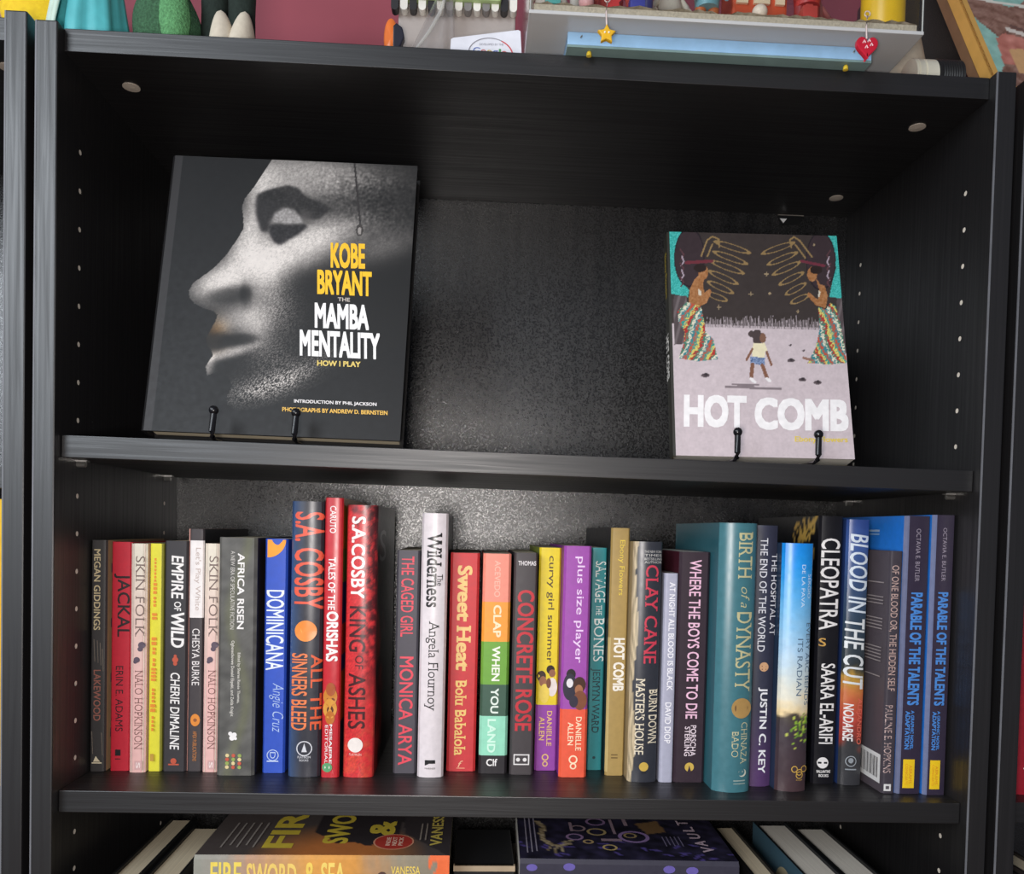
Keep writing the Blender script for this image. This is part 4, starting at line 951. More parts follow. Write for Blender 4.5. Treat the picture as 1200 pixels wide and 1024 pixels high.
for bx in ((.44, .26, .60, .275), (.28, .40, .32, .50), (.40, .47, .66, .485), (.55, .54, .72, .56)): b.cpatch(bx, (150, 128, 140))
for t_, u0, v0 in (('V', .12, .92), ('A', .22, .905), ('U', .34, .895), ('L', .46, .885), ('T', .57, .875)): b.ctext(t_, (lambda V, u0=u0, v0=v0: np.c_[u0 + V[:, 0] * .085, v0 - .058 * V[:, 1]]), (198, 176, 190), bold=.02)
for k in range(3): b.cpatch((.07 + .012 * k, .035 + .022 * k, .8, .041 + .022 * k), (150, 144, 160))
for k in range(5): b.cpatch((.20 + .02 * (k % 2), .70 + .02 * k, .36, .706 + .02 * k), (110, 104, 130))
for (v_, r, u) in ((.055, .0055, .84), (.06, .004, .6), (.225, .006, .86), (.215, .0045, .66), (.68, .0060, .84), (.69, .004, .6), (.785, .0062, .82), (.79, .004, .6)): b.disc(u, v_, r * .55, (104, 92, 166), sq=1.6)
b.text('fortune', (.1, .40, .48, .57), (226, 220, 236), shear=.3, bold=.02)
b.finish('dark violet book with gold dragon lying flat on top of the right stack', matrix=flat_pose(.3845, .036, zt2 - w2, w2, .1950, -.03))
def pile(xl, yf, z_top, spec, where):
    n = len(spec); t = (z_top - SH3) / n; z = SH3
    for k, (col, h, dx, words_) in enumerate(spec):
        b = Book(t - .0004, h, .150, spine=col, right=col, left=col)
        b.patch((.3, .12, .7, .13), (200, 196, 190)); b.finish(words_ + ' lying in the ' + where, matrix=flat_pose(xl + dx, yf + .004, z, t - .0004, h), group='books stacked under the top ones')
        z += t
pile(.1025, .034, zt - w_, (((60, 70, 90), .222, 0, 'slate blue book at the bottom'), ((150, 60, 50), .218, .001, 'brick red book second from the bottom'), ((190, 180, 160), .220, 0, 'cream book in the middle'), ((50, 90, 70), .219, .001, 'green book second from the top')), 'left stack')
pile(.3850, .034, zt2 - w2, (((70, 40, 60), .190, 0, 'plum book at the bottom'), ((200, 190, 170), .198, 0, 'pale book second from the bottom'), ((40, 60, 100), .199, 0, 'navy book in the middle'), ((120, 110, 100), .198, 0, 'taupe book second from the top')), 'right stack')
# standing hardcovers at both sides
def low(x0, x1, y, h, label, d=.16, left=(20, 20, 22), right=(22, 22, 24), pages='pages', disc=None, spine=(30, 30, 34), edge=None):
    b = Book(x1 - x0, h, d, hard=True, spine=spine, left=left, right=right, edge=edge or left, pages=pages)
    if disc: b.cdisc(*disc, side=-1)
    b.finish(label, ((x0 + x1) / 2, y, SH3), group='hardcovers standing on the bottom shelf')
low(.0310, .0560, .020, .230, 'black hardcover with bare grey page tops, leftmost on the bottom shelf')
low(.0585, .0880, .020, .227, 'black hardcover with beige page tops beside the left stack', d=.145)
bx0 = MB(); bx0.box((.3262, .060, SH3), (.3815, .150, TOP - .700)); r = thing('storage_box', 'narrow black box between the two stacks of books', 'box', (.354, .105, SH3))
o = bx0.build('body', mat('black_card', (16, 16, 18), .6), r, bevel=.001); o.location = (-.354, -.105, -SH3)
bx0 = MB(); bx0.box((.3258, .0595, TOP - .705), (.3819, .064, TOP - .700)); o = bx0.build('lid_edge', mat('beige_card', (176, 156, 130), .7), r); o.location = (-.354, -.105, -SH3)
low(.5970, .6205, .022, .228, 'black hardcover with cream page tops just right of the dragon book', d=.15)
low(.6440, .6800, .022, .229, 'teal jacketed hardcover with a beige disc on its board', left=(66, 94, 108), d=.155, disc=(.60, .17, .026, (170, 160, 130)), right=(26, 26, 30), pages='pages_white', spine=(62, 92, 108), edge=(24, 26, 30))
low(.6835, .7185, .022, .227, 'black hardcover with pale page tops, rightmost on the bottom shelf', d=.15, pages='pages_white')
# ------------------------------------------------------------------ books in the neighbouring bookcases
def side_book(x0, x1, y, z, h, d, col, label, hard=True, disc=None):
    b = Book(x1 - x0, h, d, hard=hard, spine=col, left=col, right=col, edge=tuple(int(c * .8) for c in col), rough='gloss')
    b.patch((.3, .1, .7, .105), (230, 226, 220)); b.patch((.3, .9, .7, .905), (230, 226, 220))
    b.finish(label, ((x0 + x1) / 2, y, z))
side_book(-.092, -.0472, .022, TOP - .6183, .2400, .20, (240, 196, 26), 'yellow book at the left edge of the picture, in the left bookcase')
side_book(.8280, .8560, .030, TOP - .6213, .2450, .17, (158, 30, 46), 'dark red book at the right edge of the picture, in the right bookcase')
side_book(.8330, .8600, .035, TOP - .9296, .222, .15, (34, 32, 34), 'black hardcover with pale page tops low at the right edge')
side_book(.8640, .8900, .035, TOP - .9296, .224, .15, (58, 52, 50), 'brown-black hardcover low at the right edge, right of the black one')
m = MB(); m.box((-.120, .02, TOP - .9296), (-.0475, .20, TOP - .665)); r = thing('storage_box', 'taupe box low at the left edge, in the left bookcase', 'box', (-.084, .11, TOP - .9296))
o = m.build('body', mat('taupe_card', (138, 124, 108), .7), r, bevel=.0015); o.location = (.084, -.11, -(TOP - .9296))
m = MB(); m.box((-.1205, .0195, TOP - .672), (-.047, .2005, TOP - .663)); o = m.build('lid', mat('taupe_card_lid', (150, 136, 118), .7), r, bevel=.001); o.location = (.084, -.11, -(TOP - .9296))

# ------------------------------------------------------------------ what stands on top of the bookcase
def at(o, p): o.location = tuple(-c for c in p); return o
def group_thing(name, label, cat, p): return thing(name, label, cat, p)
# mauve box on the left bookcase
p = (-.16, .17, TOP + .006); r = thing('fabric_box', 'mauve box at the top left corner, behind the yellow plush', 'box', p)
m = MB(); m.box((-.26, .11, TOP + .0062), (-.062, .25, TOP + .17)); at(m.build('body', mat('mauve_cloth', (172, 128, 146), .8, .08, 300, .2), r, bevel=.006), p)
m = MB(); m.box((-.262, .108, TOP + .150), (-.060, .252, TOP + .18)); at(m.build('lid', mat('mauve_cloth_lid', (180, 136, 152), .8, .08, 300, .2), r, bevel=.004), p)
p = (-.0965, .05, TOP + .006); r = thing('ceramic_bowl', 'beige bowl at the far left on the left bookcase', 'bowl', p)
m = MB(); m.lathe([(0, 0), (.013, 0), (.015, .002), (.024, .012), (.0265, .022), (.0255, .022), (.022, .012), (.0, .004)], 32); m.build('bowl', mat('beige_glaze', (188, 178, 150), .35), r, smooth=1)
# yellow plush
p = (-.062, .092, TOP + .0062); r = thing('plush_toy', 'rounded yellow plush with a cream seam over the gap of the bookcases', 'plush toy', p)
P = []; nn = 26
for i in range(nn + 1):
    a = math.pi * i / nn; z = .055 - .055 * math.cos(a); rad = math.sin(a) * (.0265 + .010 * (z / .11)); P.append([(rad * math.cos(2 * math.pi * k / 32) * (1 + .02 * math.sin(3 * 2 * math.pi * k / 32)) + .10 * (z - .03) * -1, rad * .8 * math.sin(2 * math.pi * k / 32), z) for k in range(33)])
m = MB(); m.grid(P, (250, 206, 40)); m.build('body', mat('yellow_felt', (252, 208, 40), .85, .1, 220, .2), r, smooth=3)
m = MB(); m.tube([(math.sin(a) * (.0268 + .010 * ((.055 - .055 * math.cos(a)) / .11)) * .90 - .10 * (.055 - .055 * math.cos(a) - .03), -math.sin(a) * .0118, .055 - .055 * math.cos(a)) for a in np.linspace(.35, 2.7, 25)], .0028, 8); m.build('seam', mat('cream_cord', (248, 240, 206), .8), r, smooth=3)
m = MB(); m.ball((-.020, -.001, .110), .011, .009, .012); m.ball((.002, -.001, .112), .011, .009, .012); m.build('ear', mat('yellow_felt_ear', (246, 196, 40), .85), r, smooth=3)

def gown(name, label, p, r0, h, col, folds, trim, hair, cape=None, lean=0):
    r = thing(name, label, 'doll', p)
    wob = lambda a, z: .10 * math.sin(folds * a + 1.3) * max(0, 1 - z / (h * .6)) + .03 * math.sin((folds * 2 + 1) * a)
    m = MB(); m.lathe([(r0 * .96, 0), (r0, .001), (r0 * .97, h * .12), (r0 * .80, h * .3), (r0 * .52, h * .45), (r0 * .34, h * .52), (0, h * .52)], 72, wob=wob); m.build('skirt', mat(name + '_skirt_cloth', col, .55, .08, 80), r, smooth=3)
    m = MB(); m.lathe([(r0 * .30, h * .50), (r0 * .36, h * .60), (r0 * .40, h * .68), (r0 * .22, h * .74), (r0 * .12, h * .76)], 32); m.build('bodice', mat(name + '_bodice_cloth', trim, .5), r, smooth=3)
    m = MB(); m.lathe([(r0 * .11, h * .75), (r0 * .10, h * .79), (r0 * .2, h * .81), (r0 * .27, h * .88), (r0 * .2, h * .96), (0, h * .98)], 28); m.ball((0, -r0 * .27, h * .875), r0 * .04); m.build('head', mat(name + '_doll_skin', (222, 176, 148), .5), r, smooth=3)
    m = MB(); m.ball((0, r0 * .05, h * .905), r0 * .30, r0 * .27, r0 * .30); m.build('hair', mat(name + '_doll_hair', hair, .6), r, smooth=3)
    if cape:
        pts = []
        for i in range(14):
            t = i / 13; z = h * .70 * (1 - t) + .001; zz = z / h
            rr = (r0 * float(np.interp(zz, (0, .12, .3, .45, .52, .7), (1, .97, .80, .52, .36, .42)))) * 1.16 + .002
            pts.append([((rr + .0012 * math.sin(14 * a)) * math.cos(a), (rr + .0012 * math.sin(14 * a)) * math.sin(a), z) for a in np.radians(np.linspace(120, 256 - 16 * t, 26))])
        m = MB(); m.grid(pts, (220, 230, 220)); o = m.build('cape', mat(name + '_cape_cloth', cape, .5), r, smooth=3)
        sd = o.modifiers.new('thickness', 'SOLIDIFY'); sd.thickness = .0012
    return r
gown('doll', 'doll in a bright cyan gown with a pale mint cape, at the left on top', (-.0025, .066, TOP + .0002), .0290, .20, (90, 190, 196), 7, (120, 222, 224), (232, 206, 140), cape=(206, 228, 212))
# green plush
p = (.058, .070, TOP + .0002); r = thing('plush_toy', 'fuzzy green plush between the cyan doll and the dark one', 'plush toy', p)
rg = random.Random(5)
def lump(m, c, rx, ry, rz, col, n=26):
    ph = [rg.random() * 6 for _ in range(4)]
    m.grid([[(c[0] + rx * (1 + .05 * math.sin(5 * b_ + ph[0]) * math.sin(4 * a + ph[1])) * math.sin(a) * math.cos(b_), c[1] + ry * math.sin(a) * math.sin(b_), c[2] - rz * (1 + .04 * math.sin(3 * b_ + ph[2]) * math.sin(a)) * math.cos(a))
             for b_ in np.linspace(0, 2 * math.pi, n + 1)] for a in np.linspace(0, math.pi, n + 1)], col)
fuzz = mat('green_plush', (62, 102, 72), .95, .35, 500, .9); fuzz2 = mat('light_green_plush', (98, 158, 104), .95, .3, 500, .9)
m = MB(); lump(m, (0, 0, .038), .0285, .024, .038, (70, 110, 80)); m.build('body', fuzz, r, smooth=3)
m = MB(); lump(m, (.0125, -.016, .040), .0130, .012, .032, (70, 110, 80)); m.build('belly', fuzz2, r, smooth=3)
m = MB(); lump(m, (0, 0, .092), .024, .022, .024, (70, 110, 80)); m.build('head', fuzz, r, smooth=3)
for s in (-1, 1):
    m = MB(); lump(m, (s * .018, 0, .116), .009, .006, .011, (70, 110, 80)); m.build('ear', fuzz, r, smooth=3)
# dark figure with pale shoes
p = (.108, .075, TOP + .0002); r = thing('plush_toy', 'dark green figure with two pale pointed shoes, beside the green plush', 'plush toy', p)
dk = mat('dark_green_felt', (34, 46, 40), .9, .2, 240, .4)
for s in (-1, 1):
    m = MB(); m.lathe([(0, .004), (.012, .004), (.0125, .012), (.0115, .06), (.0125, .095), (0, .098)], 24, center=(s * .0118, .006, 0)); l_ = m.build('leg', dk, r, smooth=1)
    m = MB(); cx = .0135 + s * .0062
    rows = []
    for t in np.linspace(0, 1, 14):
        k = (1 - .60 * t) * math.sqrt(max(0, 1 - t ** 6)); rows.append([(cx + (.0150 * k) * math.cos(a) + .004 * t * s, -.026 + .020 * k * math.sin(a) * (1 - .25 * t), .0445 * t + .0002) for a in np.linspace(0, 2 * math.pi, 25)])
    m.grid(rows, (220, 210, 190)); m.add(rows[0][:-1], [tuple(range(24))[::-1]], (220, 210, 190)); m.build('shoe', mat('cream_felt', (216, 204, 184), .8, .06, 200, .2), r, smooth=1.2)
m = MB(); m.lathe([(0, .094), (.026, .095), (.028, .12), (.024, .16), (.012, .175), (0, .176)], 28, center=(0, .006, 0)); m.build('body', dk, r, smooth=3)
m = MB(); m.box((-.014, -.0225, .090), (-.002, -.0195, .105)); m.build('badge', mat('white_felt', (230, 226, 226), .8), r, bevel=.001)
m = MB(); m.ball((0, .006, .195), .024, .022, .025); m.build('head', mat('tan_felt', (206, 160, 124), .85), r, smooth=3)

# orange and navy piece
p = (.2525, .083, TOP); r = thing('toy_piece', 'small orange rounded toy with a navy knob, left of the toy piano', 'toy', p)
m = MB(); m.lathe([(0, -.004), (.0055, -.004), (.007, -.002), (.007, .002), (.0055, .004), (0, .004)], 28)
v_ = [(x * .9, z * .9, .048 + y * 2.5) for x, y, z in m.v]; m.v = v_; m.box((-.003, -.003, .0002), (.003, .003, .034), (128, 128, 128)); m.build('disc', mat('orange_plastic', (232, 120, 52), .35), r, smooth=.7)
m = MB(); m.prism([(.002, .036), (.009, .040), (.0125, .049), (.0105, .057), (.005, .061), (.002, .058)], -.004, .004); m.build('knob', mat('navy_plastic', (34, 34, 48), .35), r, bevel=.0012)
# toy piano: grey body, green rail, black and white tabs hanging over
p = (.307, .14, TOP); r = thing('toy_piano', 'pale grey toy with a green rail and rounded black and white keys', 'toy', p)
m = MB(); m.box((.2560, .108, TOP + .0002), (.3660, .180, TOP + .106)); at(m.build('body', mat('pale_grey_plastic', (176, 166, 160), .45), r, bevel=.002), p)
m = MB(); m.box((.2630, .094, TOP + .0945), (.3520, .107, TOP + .118)); at(m.build('rail', mat('light_green_plastic', (176, 198, 138), .4), r, bevel=.003), p)
kb, kw, kg = mat('black_plastic', (48, 46, 48), .4), mat('white_plastic', (238, 234, 224), .4), mat('grey_plastic', (134, 130, 128), .4)
for k, c in enumerate('BWBWBWGWGWGWBW'):
    xc = .2535 + .00845 * k; zb = .0845 + .00028 * k
    poly = [(xc - .0034, TOP + .104), (xc - .0034, TOP + zb + .003)] + [(xc + .0034 * math.cos(a), TOP + zb + .0034 + .0034 * math.sin(a)) for a in np.linspace(math.pi, 2 * math.pi, 9)] + [(xc + .0034, TOP + .104)]
    m = MB(); m.prism(poly, .0985, .1075); at(m.build('key', {'B': kb, 'W': kw, 'G': kg}[c], r), p)
# crumpled clear bag
p = (.285, .083, TOP); r = thing('plastic_bag', 'crumpled clear plastic bag in front of the grey toy piano', 'bag', p)
rows = []
for i, t in enumerate(np.linspace(0, 1, 22)):
    wd = .030 * (1 - t) + .006 * t; xc = -.004 + .022 * t
    rows.append([(xc + wd * math.cos(a), (.0105 * (1 - .6 * t) + .0022 * math.sin(7 * a + 6 * t)) * math.sin(a), .0004 + .094 * t + .002 * math.sin(5 * a + 3 * t) * (t > 0)) for a in np.linspace(0, 2 * math.pi, 49)])
m = MB(); m.grid(rows, (230, 230, 230)); m.build('film', clearmat('clear_film', (.90, .88, .87), .10), r, smooth=.6)
m = MB(); m.tube([(.018, -.005, .093), (.012, -.0075, .07), (.002, -.010, .05), (-.012, -.0115, .03)], [.0012, .0018, .0016, .001], 8); m.build('crease', clearmat('clear_film_fold', (.98, .97, .92), .35), r, smooth=2)
# white card with a ringed logo
p = (.339, .050, TOP); r = thing('card', 'white card with a ringed logo, leaning at the left of the acrylic case', 'card', p)
card = [(-.0325, .0002), (.0325, .0002), (.0300, .0475), (.0280, .0485), (-.0290, .0360), (-.0310, .0345)]
m = MB(); m.prism(card, 0, .0016); cm_ = m.build('sheet', mat('white_card', (236, 236, 244), .5), r)
m = MB(); cx, cz = .004, .0220
def cring(a0, a1, col, y, ro=.0175, rw=.0008, sx=1.15, sz=.95):
    an = [math.radians(a0 + (a1 - a0) * k / 40) for k in range(41)]
    m.grid([[(cx + ro * sx * math.cos(a), y, cz + ro * sz * math.sin(a)) for a in an], [(cx + (ro - rw) * sx * math.cos(a), y, cz + (ro - rw) * sz * math.sin(a)) for a in an]], col)
cring(60, 360, (150, 148, 156), -.0003); cring(-20, 62, (214, 84, 88), -.0003, rw=.0011)
def cprint(t, x0, z0, x1, z1, col, sk=0, **k):
    V, F = letters(t, **k); m.add([(x0 + a * (x1 - x0), -.0003, z0 + b_ * (z1 - z0) + a * sk) for a, b_, z in V], F, col)
cprint('DEVELOPED BY THE', -.006, .0305, .015, .0325, (150, 150, 160), .0015); 
xx = -.0115
for ch, wd, col in zip('Google', (.0068, .0052, .0052, .0054, .0024, .0052), ((96, 120, 190), (206, 84, 84), (214, 180, 80), (96, 120, 190), (96, 160, 100), (206, 84, 84))):
    cprint(ch, xx, .0225 - (.002 if ch == 'g' else 0), xx + wd - .0006, .0285 if ch in 'Gl' else .0268, col); xx += wd
m.build('logo_print', M['matte'], cm_)
r.rotation_euler = (-.16, 0, .04)

# light blue board carrying the acrylic case
p = (.53, .10, TOP); r = thing('display_board', 'light blue board with its shaded underside coloured grey-green, beneath the acrylic case', 'board', p)
m = MB(); m.box((.4045, -.0012, TOP + .0022), (.6580, .2000, TOP + .0125)); at(m.build('board', mat('light_blue_lacquer', (158, 200, 236), .4), r, bevel=.0008), p)
m = MB(); m.box((.4045, -.0009, TOP + .0004), (.6580, .2000, TOP + .0022)); at(m.build('underside', mat('underside_shade_colour', (124, 150, 148), .8), r), p)  # shade under the blue board put into the colour
for x in (.4150, .6420):
    m = MB(); m.tube([(x, -.0016, TOP + .0075), (x + .0012, -.0016, TOP + .0095)], .0006, 6, (90, 90, 96)); at(m.build('staple', M['pin'], r), p)
for x in (.4230, .6385):
    m = MB(); m.lathe([(0, -.0040), (.0022, -.0036), (.0020, -.001), (.0012, .0004), (0, .0006)], 16, center=(x, .0040, TOP)); at(m.build('peg', mat('yellow_peg', (230, 196, 60), .4), r, smooth=1), p)
# acrylic case
cx0, cx1, cy0, cy1, cz0, cz1 = .3715, .6905, -.0215, .1900, TOP + .0127, TOP + .17
p = (.531, .08, cz0); r = thing('display_case', 'clear acrylic display case full of small toys, overhanging the shelf front', 'display case', p)
acr = M['clear']; tk = .003
for nm, lo, hi in (('base', (cx0, cy0, cz0), (cx1, cy1, cz0 + tk - .0001)), ('front_panel', (cx0, cy0, cz0 + tk), (cx1, cy0 + tk, cz1)), ('back_panel', (cx0, cy1 - tk, cz0 + tk), (cx1, cy1, cz1)),
                   ('side_panel', (cx0, cy0 + tk, cz0 + tk), (cx0 + tk, cy1 - tk, cz1)), ('side_panel', (cx1 - tk, cy0 + tk, cz0 + tk), (cx1, cy1 - tk, cz1)), ('lid', (cx0 - .001, cy0 - .001, cz1), (cx1 + .001, cy1 + .001, cz1 + .003))):
    m = MB(); m.box(lo, hi); at(m.build(nm, M['frosted'] if nm == 'base' else acr, r, bevel=.0006), p)
em = mat('polished_edge', (196, 196, 192), .25)
m = MB()
for a, c in (((cx0 + .001, cy0 + .001, cz0 + .001), (cx1 - .001, cy0 + .001, cz0 + .001)), ((cx0 + .001, cy0 + .001, cz0 + .001), (cx0 + .001, cy1, cz0 + .001)), ((cx1 - .001, cy0 + .001, cz0 + .001), (cx1 - .001, cy1, cz0 + .001)), ((cx1 - .001, cy0 + .001, cz0), (cx1 - .001, cy0 + .001, cz1)), ((cx0 + .001, cy0 + .001, cz0), (cx0 + .001, cy0 + .001, cz1))): m.tube([a, c], .0006, 6)
at(m.build('edge_trim', em, r), p)
m = MB(); nx, ny = 60, 16; rgn = np.random.default_rng(2); hz = rgn.random((ny, nx)) * .0016
m.grid([[(cx0 + .004 + (cx1 - cx0 - .008) * i / (nx - 1), cy0 + .004 + (cy1 - cy0 - .008) * j / (ny - 1), cz0 + .0096 + 2.2 * hz[j, i]) for i in range(nx)] for j in range(ny)], (200, 186, 164), flip=True)
m.box((cx0 + .004, cy0 + .004, cz0 + tk + .0001), (cx1 - .004, cy1 - .004, cz0 + .0098), (200, 186, 164))
tag(at(m.build('sand', mat('pale_sand', (202, 188, 166), .9, .15, 500, .4), r), p), kind='stuff')
zs = cz0 + .0136
def figure(x, y, h, c1, c2, c3, label, cat='toy figure', arms=True):
    r = thing('toy_figure', label, 'toy figure', (x, y, zs), 'toys inside the acrylic case')
    s = h / .09
    for k in (-1, 1):
        m = MB(); m.lathe([(0, 0), (.0055 * s, 0), (.0062 * s, .004 * s), (.0048 * s, .012 * s), (.0055 * s, .034 * s), (0, .036 * s)], 16, center=(k * .0062 * s, 0, 0)); m.build('leg', mat('toy_leg_plastic', c2, .4), r, smooth=1)
    m = MB(); m.lathe([(0, .032 * s), (.011 * s, .033 * s), (.0125 * s, .045 * s), (.0105 * s, .06 * s), (.004 * s, .064 * s), (0, .065 * s)], 20); m.build('body', mat('toy_body_plastic', c1, .4), r, smooth=1)
    for k in (-1, 1):
        m = MB(); m.tube([(k * .010 * s, 0, .059 * s), (k * .0165 * s, -.003 * s, .048 * s), (k * .0165 * s, -.010 * s, .040 * s)], [.0032 * s, .0030 * s, .0034 * s], 10); m.build('arm', mat('toy_arm_plastic', c1, .4), r, smooth=1)
    m = MB(); m.ball((0, 0, .077 * s), .0125 * s, .0115 * s, .0130 * s); m.build('head', mat('toy_head_plastic', c3, .4), r, smooth=3)
RED, ORG = (190, 52, 48), (204, 84, 48)
for x, c, kind, label in ((.391, (92, 170, 164), 'block', 'small teal block on the sand at the left of the case'), (.418, (226, 170, 170), 'ball', 'small pink ball on the sand in the case'),
                          (.440, (206, 60, 60), 'star', 'small red star on the sand above the gold charm'), (.459, (70, 74, 160), 'block', 'small blue block on the sand in the case'),
                          (.560, (244, 226, 206), 'ball', 'small ivory ball on the sand before the orange building'), (.600, (196, 70, 60), 'block', 'small brick red block on the sand at the right')):
    r = thing('toy_' + kind, label, 'toy', (x, -.0085, zs), 'toys inside the acrylic case'); m = MB()
    if kind == 'block': m.box((-.006, -.005, 0), (.006, .005, .010)); m.box((-.003, -.003, .010), (.003, .003, .0125))
    elif kind == 'ball': m.ball((0, 0, .0055), .0062, .0058, .0055)
    else: m.prism([((.0085 if k % 2 == 0 else .0045) * math.sin(math.pi * k / 5), .0069 + (.0085 if k % 2 == 0 else .0045) * math.cos(math.pi * k / 5)) for k in range(10)], -.002, .002)
    m.build(kind, mat('small_toy_plastic', c, .4), r, smooth=.6, bevel=.0006 if kind == 'block' else 0)
for args in ((.392, .060, .085, (206, 190, 176), (206, 120, 110), (224, 190, 160), 'pale pink toy figure at the left inside the acrylic case'),
             (.418, .025, .075, (98, 170, 160), (190, 180, 170), (220, 180, 150), 'mint toy figure, second from the left in the acrylic case'),
             (.446, .045, .080, (206, 88, 80), (190, 70, 66), (226, 190, 160), 'coral toy figure above the gold star charm'),
             (.468, .020, .078, (80, 74, 150), (60, 56, 110), (214, 176, 150), 'violet toy figure right of the coral one'),
             (.500, .055, .082, (216, 206, 190), (150, 170, 180), (224, 196, 170), 'cream toy figure in the middle of the acrylic case'),
             (.527, .030, .080, (120, 170, 180), (200, 110, 60), (226, 190, 160), 'blue-grey toy figure beside the orange block'),
             (.612, .024, .085, RED, (150, 44, 44), (206, 60, 54), 'bright red toy figure left of the pink-legged one'),
             (.628, .055, .080, (214, 130, 126), (206, 80, 80), (190, 60, 56), 'red toy figure with pink body beside the yellow cup')): figure(*args)
r = thing('toy_house', 'orange-red toy building with white arches inside the acrylic case', 'toy', (.575, .045, zs), 'toys inside the acrylic case')
m = MB(); m.box((-.026, -.015, 0), (.022, .02, .075)); m.build('walls', mat('terracotta_plastic', ORG, .5), r, bevel=.002)
m = MB(); m.prism([(-.030, .075), (.026, .075), (-.002, .102)], -.018, .023); m.build('roof', mat('red_plastic_roof', (176, 48, 44), .45), r, bevel=.001)
for x, wd in ((-.018, .010), (-.001, .014), (.015, .008)):
    m = MB(); m.prism([(x - wd / 2, .036), (x + wd / 2, .036), (x + wd / 2, .050)] + [(x + wd / 2 * math.cos(a), .050 + .007 * math.sin(a)) for a in np.linspace(0, math.pi, 9)][1:-1] + [(x - wd / 2, .050)], -.0175, -.0148); m.build('arch', mat('ivory_plastic', (240, 216, 180), .4), r)
m = MB(); m.box((-.0265, -.0165, .0575), (.0225, -.0150, .0625)); m.build('cornice', mat('ivory_plastic_trim', (244, 222, 190), .4), r)
r = thing('toy_cup', 'yellow cup at the right inside the acrylic case', 'cup', (.6680, .0030, zs), 'toys inside the acrylic case')
m = MB(); m.lathe([(0, 0), (.0160, 0), (.0172, .003), (.0172, .0350), (.0178, .0358), (.0178, .0385), (.0172, .0393), (.0178, .10), (.0166, .10), (.016, .006), (0, .006)], 40); m.build('cup', mat('yellow_plastic', (248, 200, 40), .35), r, smooth=.7)
m = MB(); m.lathe([(.0176, .0345), (.0188, .0360), (.0188, .0378), (.0176, .0393)], 40); m.build('band', mat('amber_band', (214, 160, 40), .3), r, smooth=1)
# charms hanging on the front edge of the case
def charm(label, p, poly, col, face):
    r = thing('charm', label, 'charm', p)
    m = MB(); m.prism(poly, -.0022, .0022); m.build('pendant', mat(face, col, .28), r, bevel=.0010)
    top = max(z for _, z in poly); h = cz0 + .0100 - p[2]
    m = MB(); m.tube([(0, 0, top - .0006), (-.0008, -.0004, (top + h) / 2), (0, 0, h)], .0007, 8); m.tube([(.0022 * math.cos(a), 0, h + .0016 + .0022 * math.sin(a)) for a in np.linspace(0, 2 * math.pi, 17)], .0005, 6); m.build('hook', mat(face + '_hook', (214, 196, 190), .3), r, smooth=2)
    return r
r = charm('gold star charm hanging at the left of the case front', (.4326, -.0250, TOP - .0032), [((.0078 if k % 2 == 0 else .0040) * math.sin(math.pi * k / 5), (.0078 if k % 2 == 0 else .0040) * math.cos(math.pi * k / 5)) for k in range(10)], (236, 184, 46), 'gold_enamel')
m = MB(); m.ball((-.0016, -.0024, .0006), .0008); m.ball((.0016, -.0024, .0006), .0008); m.build('eye', mat('white_enamel', (250, 240, 220), .3), r)
hp = [(.0090 * .98 * math.sin(t) ** 3, .0090 * (13 * math.cos(t) - 5 * math.cos(2 * t) - 2 * math.cos(3 * t) - math.cos(4 * t)) / 14.5) for t in np.linspace(0, 2 * math.pi, 33)[:-1]]
r = charm('red heart charm hanging at the right of the case front', (.6417, -.0250, TOP - .0020), hp, (200, 34, 56), 'red_enamel')
m = MB()
for x, z, a in ((-.003, .002, .4), (.001, .003, -.3), (.003, .0, .5), (-.001, -.002, -.2)): m.tube([(x - .001, -.0023, z), (x, -.0025, z + .0022), (x + .0012, -.0023, z + .0004)], .0006, 6)
m.build('motif', mat('pink_enamel', (250, 200, 206), .3), r, smooth=2)
# pale felt cone and lens between case and painting
p = (.736, .120, TOP); r = thing('felt_hat', 'cream felt mound behind the right end of the acrylic case', 'hat', p)
m = MB(); m.lathe([(0, .0002), (.034, .0002), (.0355, .002), (.0345, .03), (.0325, .062), (.027, .088), (.014, .102), (0, .104)], 44, wob=lambda a, z: .02 * math.sin(3 * a)); at(m.build('crown', mat('cream_felt_cloth', (222, 208, 186), .85, .06, 200, .2), r, smooth=3), (0, 0, 0))
m = MB(); m.lathe([(.0355, .001), (.0375, .003), (.0372, .012), (.0350, .014)], 44, wob=lambda a, z: .02 * math.sin(3 * a)); m.build('band', mat('tan_felt_band', (196, 164, 140), .85), r, smooth=3)
p = (.7425, .060, TOP); r = thing('camera_lens', 'small lens with white barrel and black ring beside the painting', 'lens', p)
def xl(m, prof, c, n=36):
    m.lathe(prof, n); m.v = [(c[0] + z, c[1] + y, c[2] + x) for x, y, z in m.v]
m = MB(); xl(m, [(0, -.022), (.019, -.022), (.0195, -.0205), (.0180, -.0195), (.0195, -.0185), (.0195, -.014), (.0180, -.013), (.0195, -.012), (.0195, -.002), (0, -.002)], (0, 0, .0200)); m.build('barrel', mat('white_barrel', (232, 226, 206), .35), r, smooth=.6)
m = MB(); xl(m, [(0, -.002), (.0196, -.002), (.0200, 0)] + [(.0200 - .0006 * (k % 2), .001 + k * .0011) for k in range(18)] + [(.0200, .0215), (.017, .0225), (0, .0220)], (0, 0, .0201)); m.build('grip_ring', mat('black_rubber', (26, 24, 24), .5), r, smooth=.4)
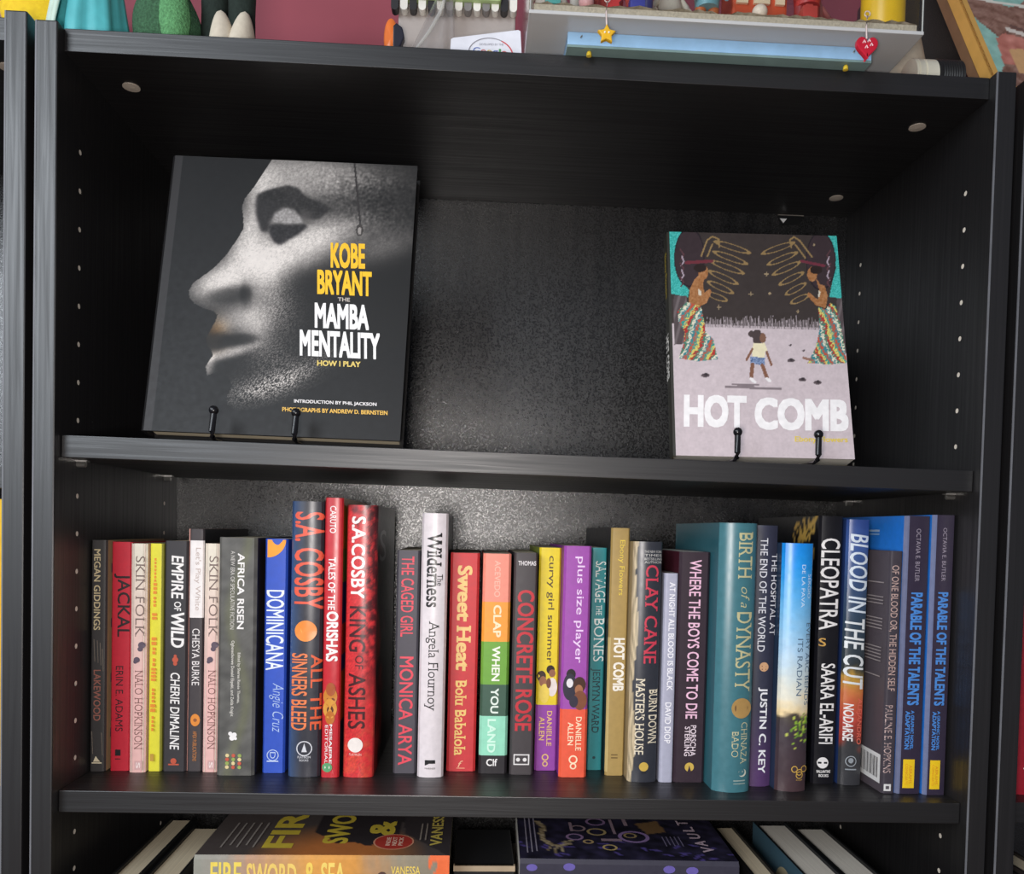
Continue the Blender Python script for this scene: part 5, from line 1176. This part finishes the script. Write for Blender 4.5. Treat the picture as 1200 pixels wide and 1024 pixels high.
# dark speaker at the back
p = (.83, .22, TOP); r = thing('loudspeaker', 'dark speaker standing behind the lens, left of the painting', 'speaker', p)
m = MB(); m.box((.7760, .2200, TOP + .0002), (.8680, .2850, TOP + .23)); 
at(m.build('cabinet', mat('dark_cabinet', (52, 45, 44), .6), r, bevel=.003), p)
m = MB(); m.box((.7790, .2180, TOP + .006), (.8650, .2205, TOP + .225)); at(m.build('grille', mat('dark_grille_cloth', (58, 50, 48), .9, .2, 900, .3), r), p)
# leaning painting on the right bookcase
zr = TOP - .004
A0 = Vector((.7935, .040, zr + .0112)); lean = math.radians(26); rx = Vector((math.cos(.10), math.sin(.10), 0)); bk = Vector((-math.sin(.10), math.cos(.10), 0))
up = Vector((0, 0, 1)) * math.cos(lean) + bk * math.sin(lean); nn_ = rx.cross(up)          # towards the viewer
r = thing('painting', 'canvas with brown strokes on pale teal, leaning at the top right corner', 'painting', (0, 0, 0))
r.matrix_world = Matrix(((rx.x, nn_.x, up.x, A0.x), (rx.y, nn_.y, up.y, A0.y), (rx.z, nn_.z, up.z, A0.z + .0), (0, 0, 0, 1)))
Wc, Hc, Dc = .26, .30, .021
pa = Art(150, 170, ((0, 0), (Wc, 0), (Wc, Hc), (0, Hc)), (150, 196, 184)); x, y = pa.x, Hc - pa.y - .038; n = pa.noise(4); n1 = pa.noise(1)
pa.c = pa.c + 5 * n[:, None]
bm_ = (x > .016 + .012 * np.sin(y * 60) + .10 * np.clip(.03 - y, 0, 1)) & (y < .098 + .010 * np.sin(x * 90)); brown = np.array((142, 104, 90)) + 14 * np.sin((y + .3 * x) * 340 + n)[:, None] + 6 * n1[:, None]
pa.put(bm_, brown)
fl = lambda P: [(a, Hc - b_ - .038) for a, b_ in P]
pa.poly(fl([(.018, .0), (.022, .036), (.034, .046), (.060, .040), (.085, .02), (.09, 0)]), np.array((196, 122, 108)) + 8 * n[:, None])
pa.poly(fl([(.030, -.01), (.030, .022), (.046, .026), (.056, .008), (.05, -.01)]), (216, 168, 118))
pa.line(fl([(.040, .052), (.060, .046)]), .006, (226, 214, 204)); pa.line(fl([(.045, .058), (.075, .048)]), .004, (110, 80, 72)); pa.line(fl([(.02, .094), (.10, .090)]), .004, (230, 226, 214))
m = MB(); m.grid([[(u * Wc, 0, (1 - v_) * Hc) for u in np.linspace(0, 1, pa.nu)] for v_ in np.linspace(0, 1, pa.nv)], pa.c, flip=True)
m.build('canvas', M['matte'], r)
m = MB(); m.box((.0, -Dc, 0), (.004, -.0002, Hc)); m.box((Wc - .004, -Dc, 0), (Wc, -.0002, Hc)); m.box((.004, -Dc, 0), (Wc - .004, -.0002, .004)); m.box((.004, -Dc, Hc - .004), (Wc - .004, -.0002, Hc)); m.build('stretcher', mat('brown_canvas_side', (132, 98, 70), .7, .12, 60), r)
m = MB(); m.box((-.0012, -.010, -.001), (.0, .0022, Hc + .001)); m.box((-.0012, .0004, -.001), (.0055, .0022, Hc + .001)); m.box((Wc - .0055, .0004, -.001), (Wc + .001, .0022, Hc + .001)); m.box((.0055, .0004, -.001), (Wc - .0055, .0022, .0045)); m.box((.0055, .0004, Hc - .0045), (Wc - .0055, .0022, Hc + .001)); m.build('frame', mat('gold_frame', (222, 170, 88), .45), r)
m = MB(); foot = r.matrix_world.inverted() @ Vector((A0.x + .13, .235, zr + .003)); m.tube([(Wc * .5, -.004, Hc * .80), tuple(foot)], .004, 10); m.build('back_leg', mat('wooden_strut', (150, 112, 74), .6), r, smooth=1)
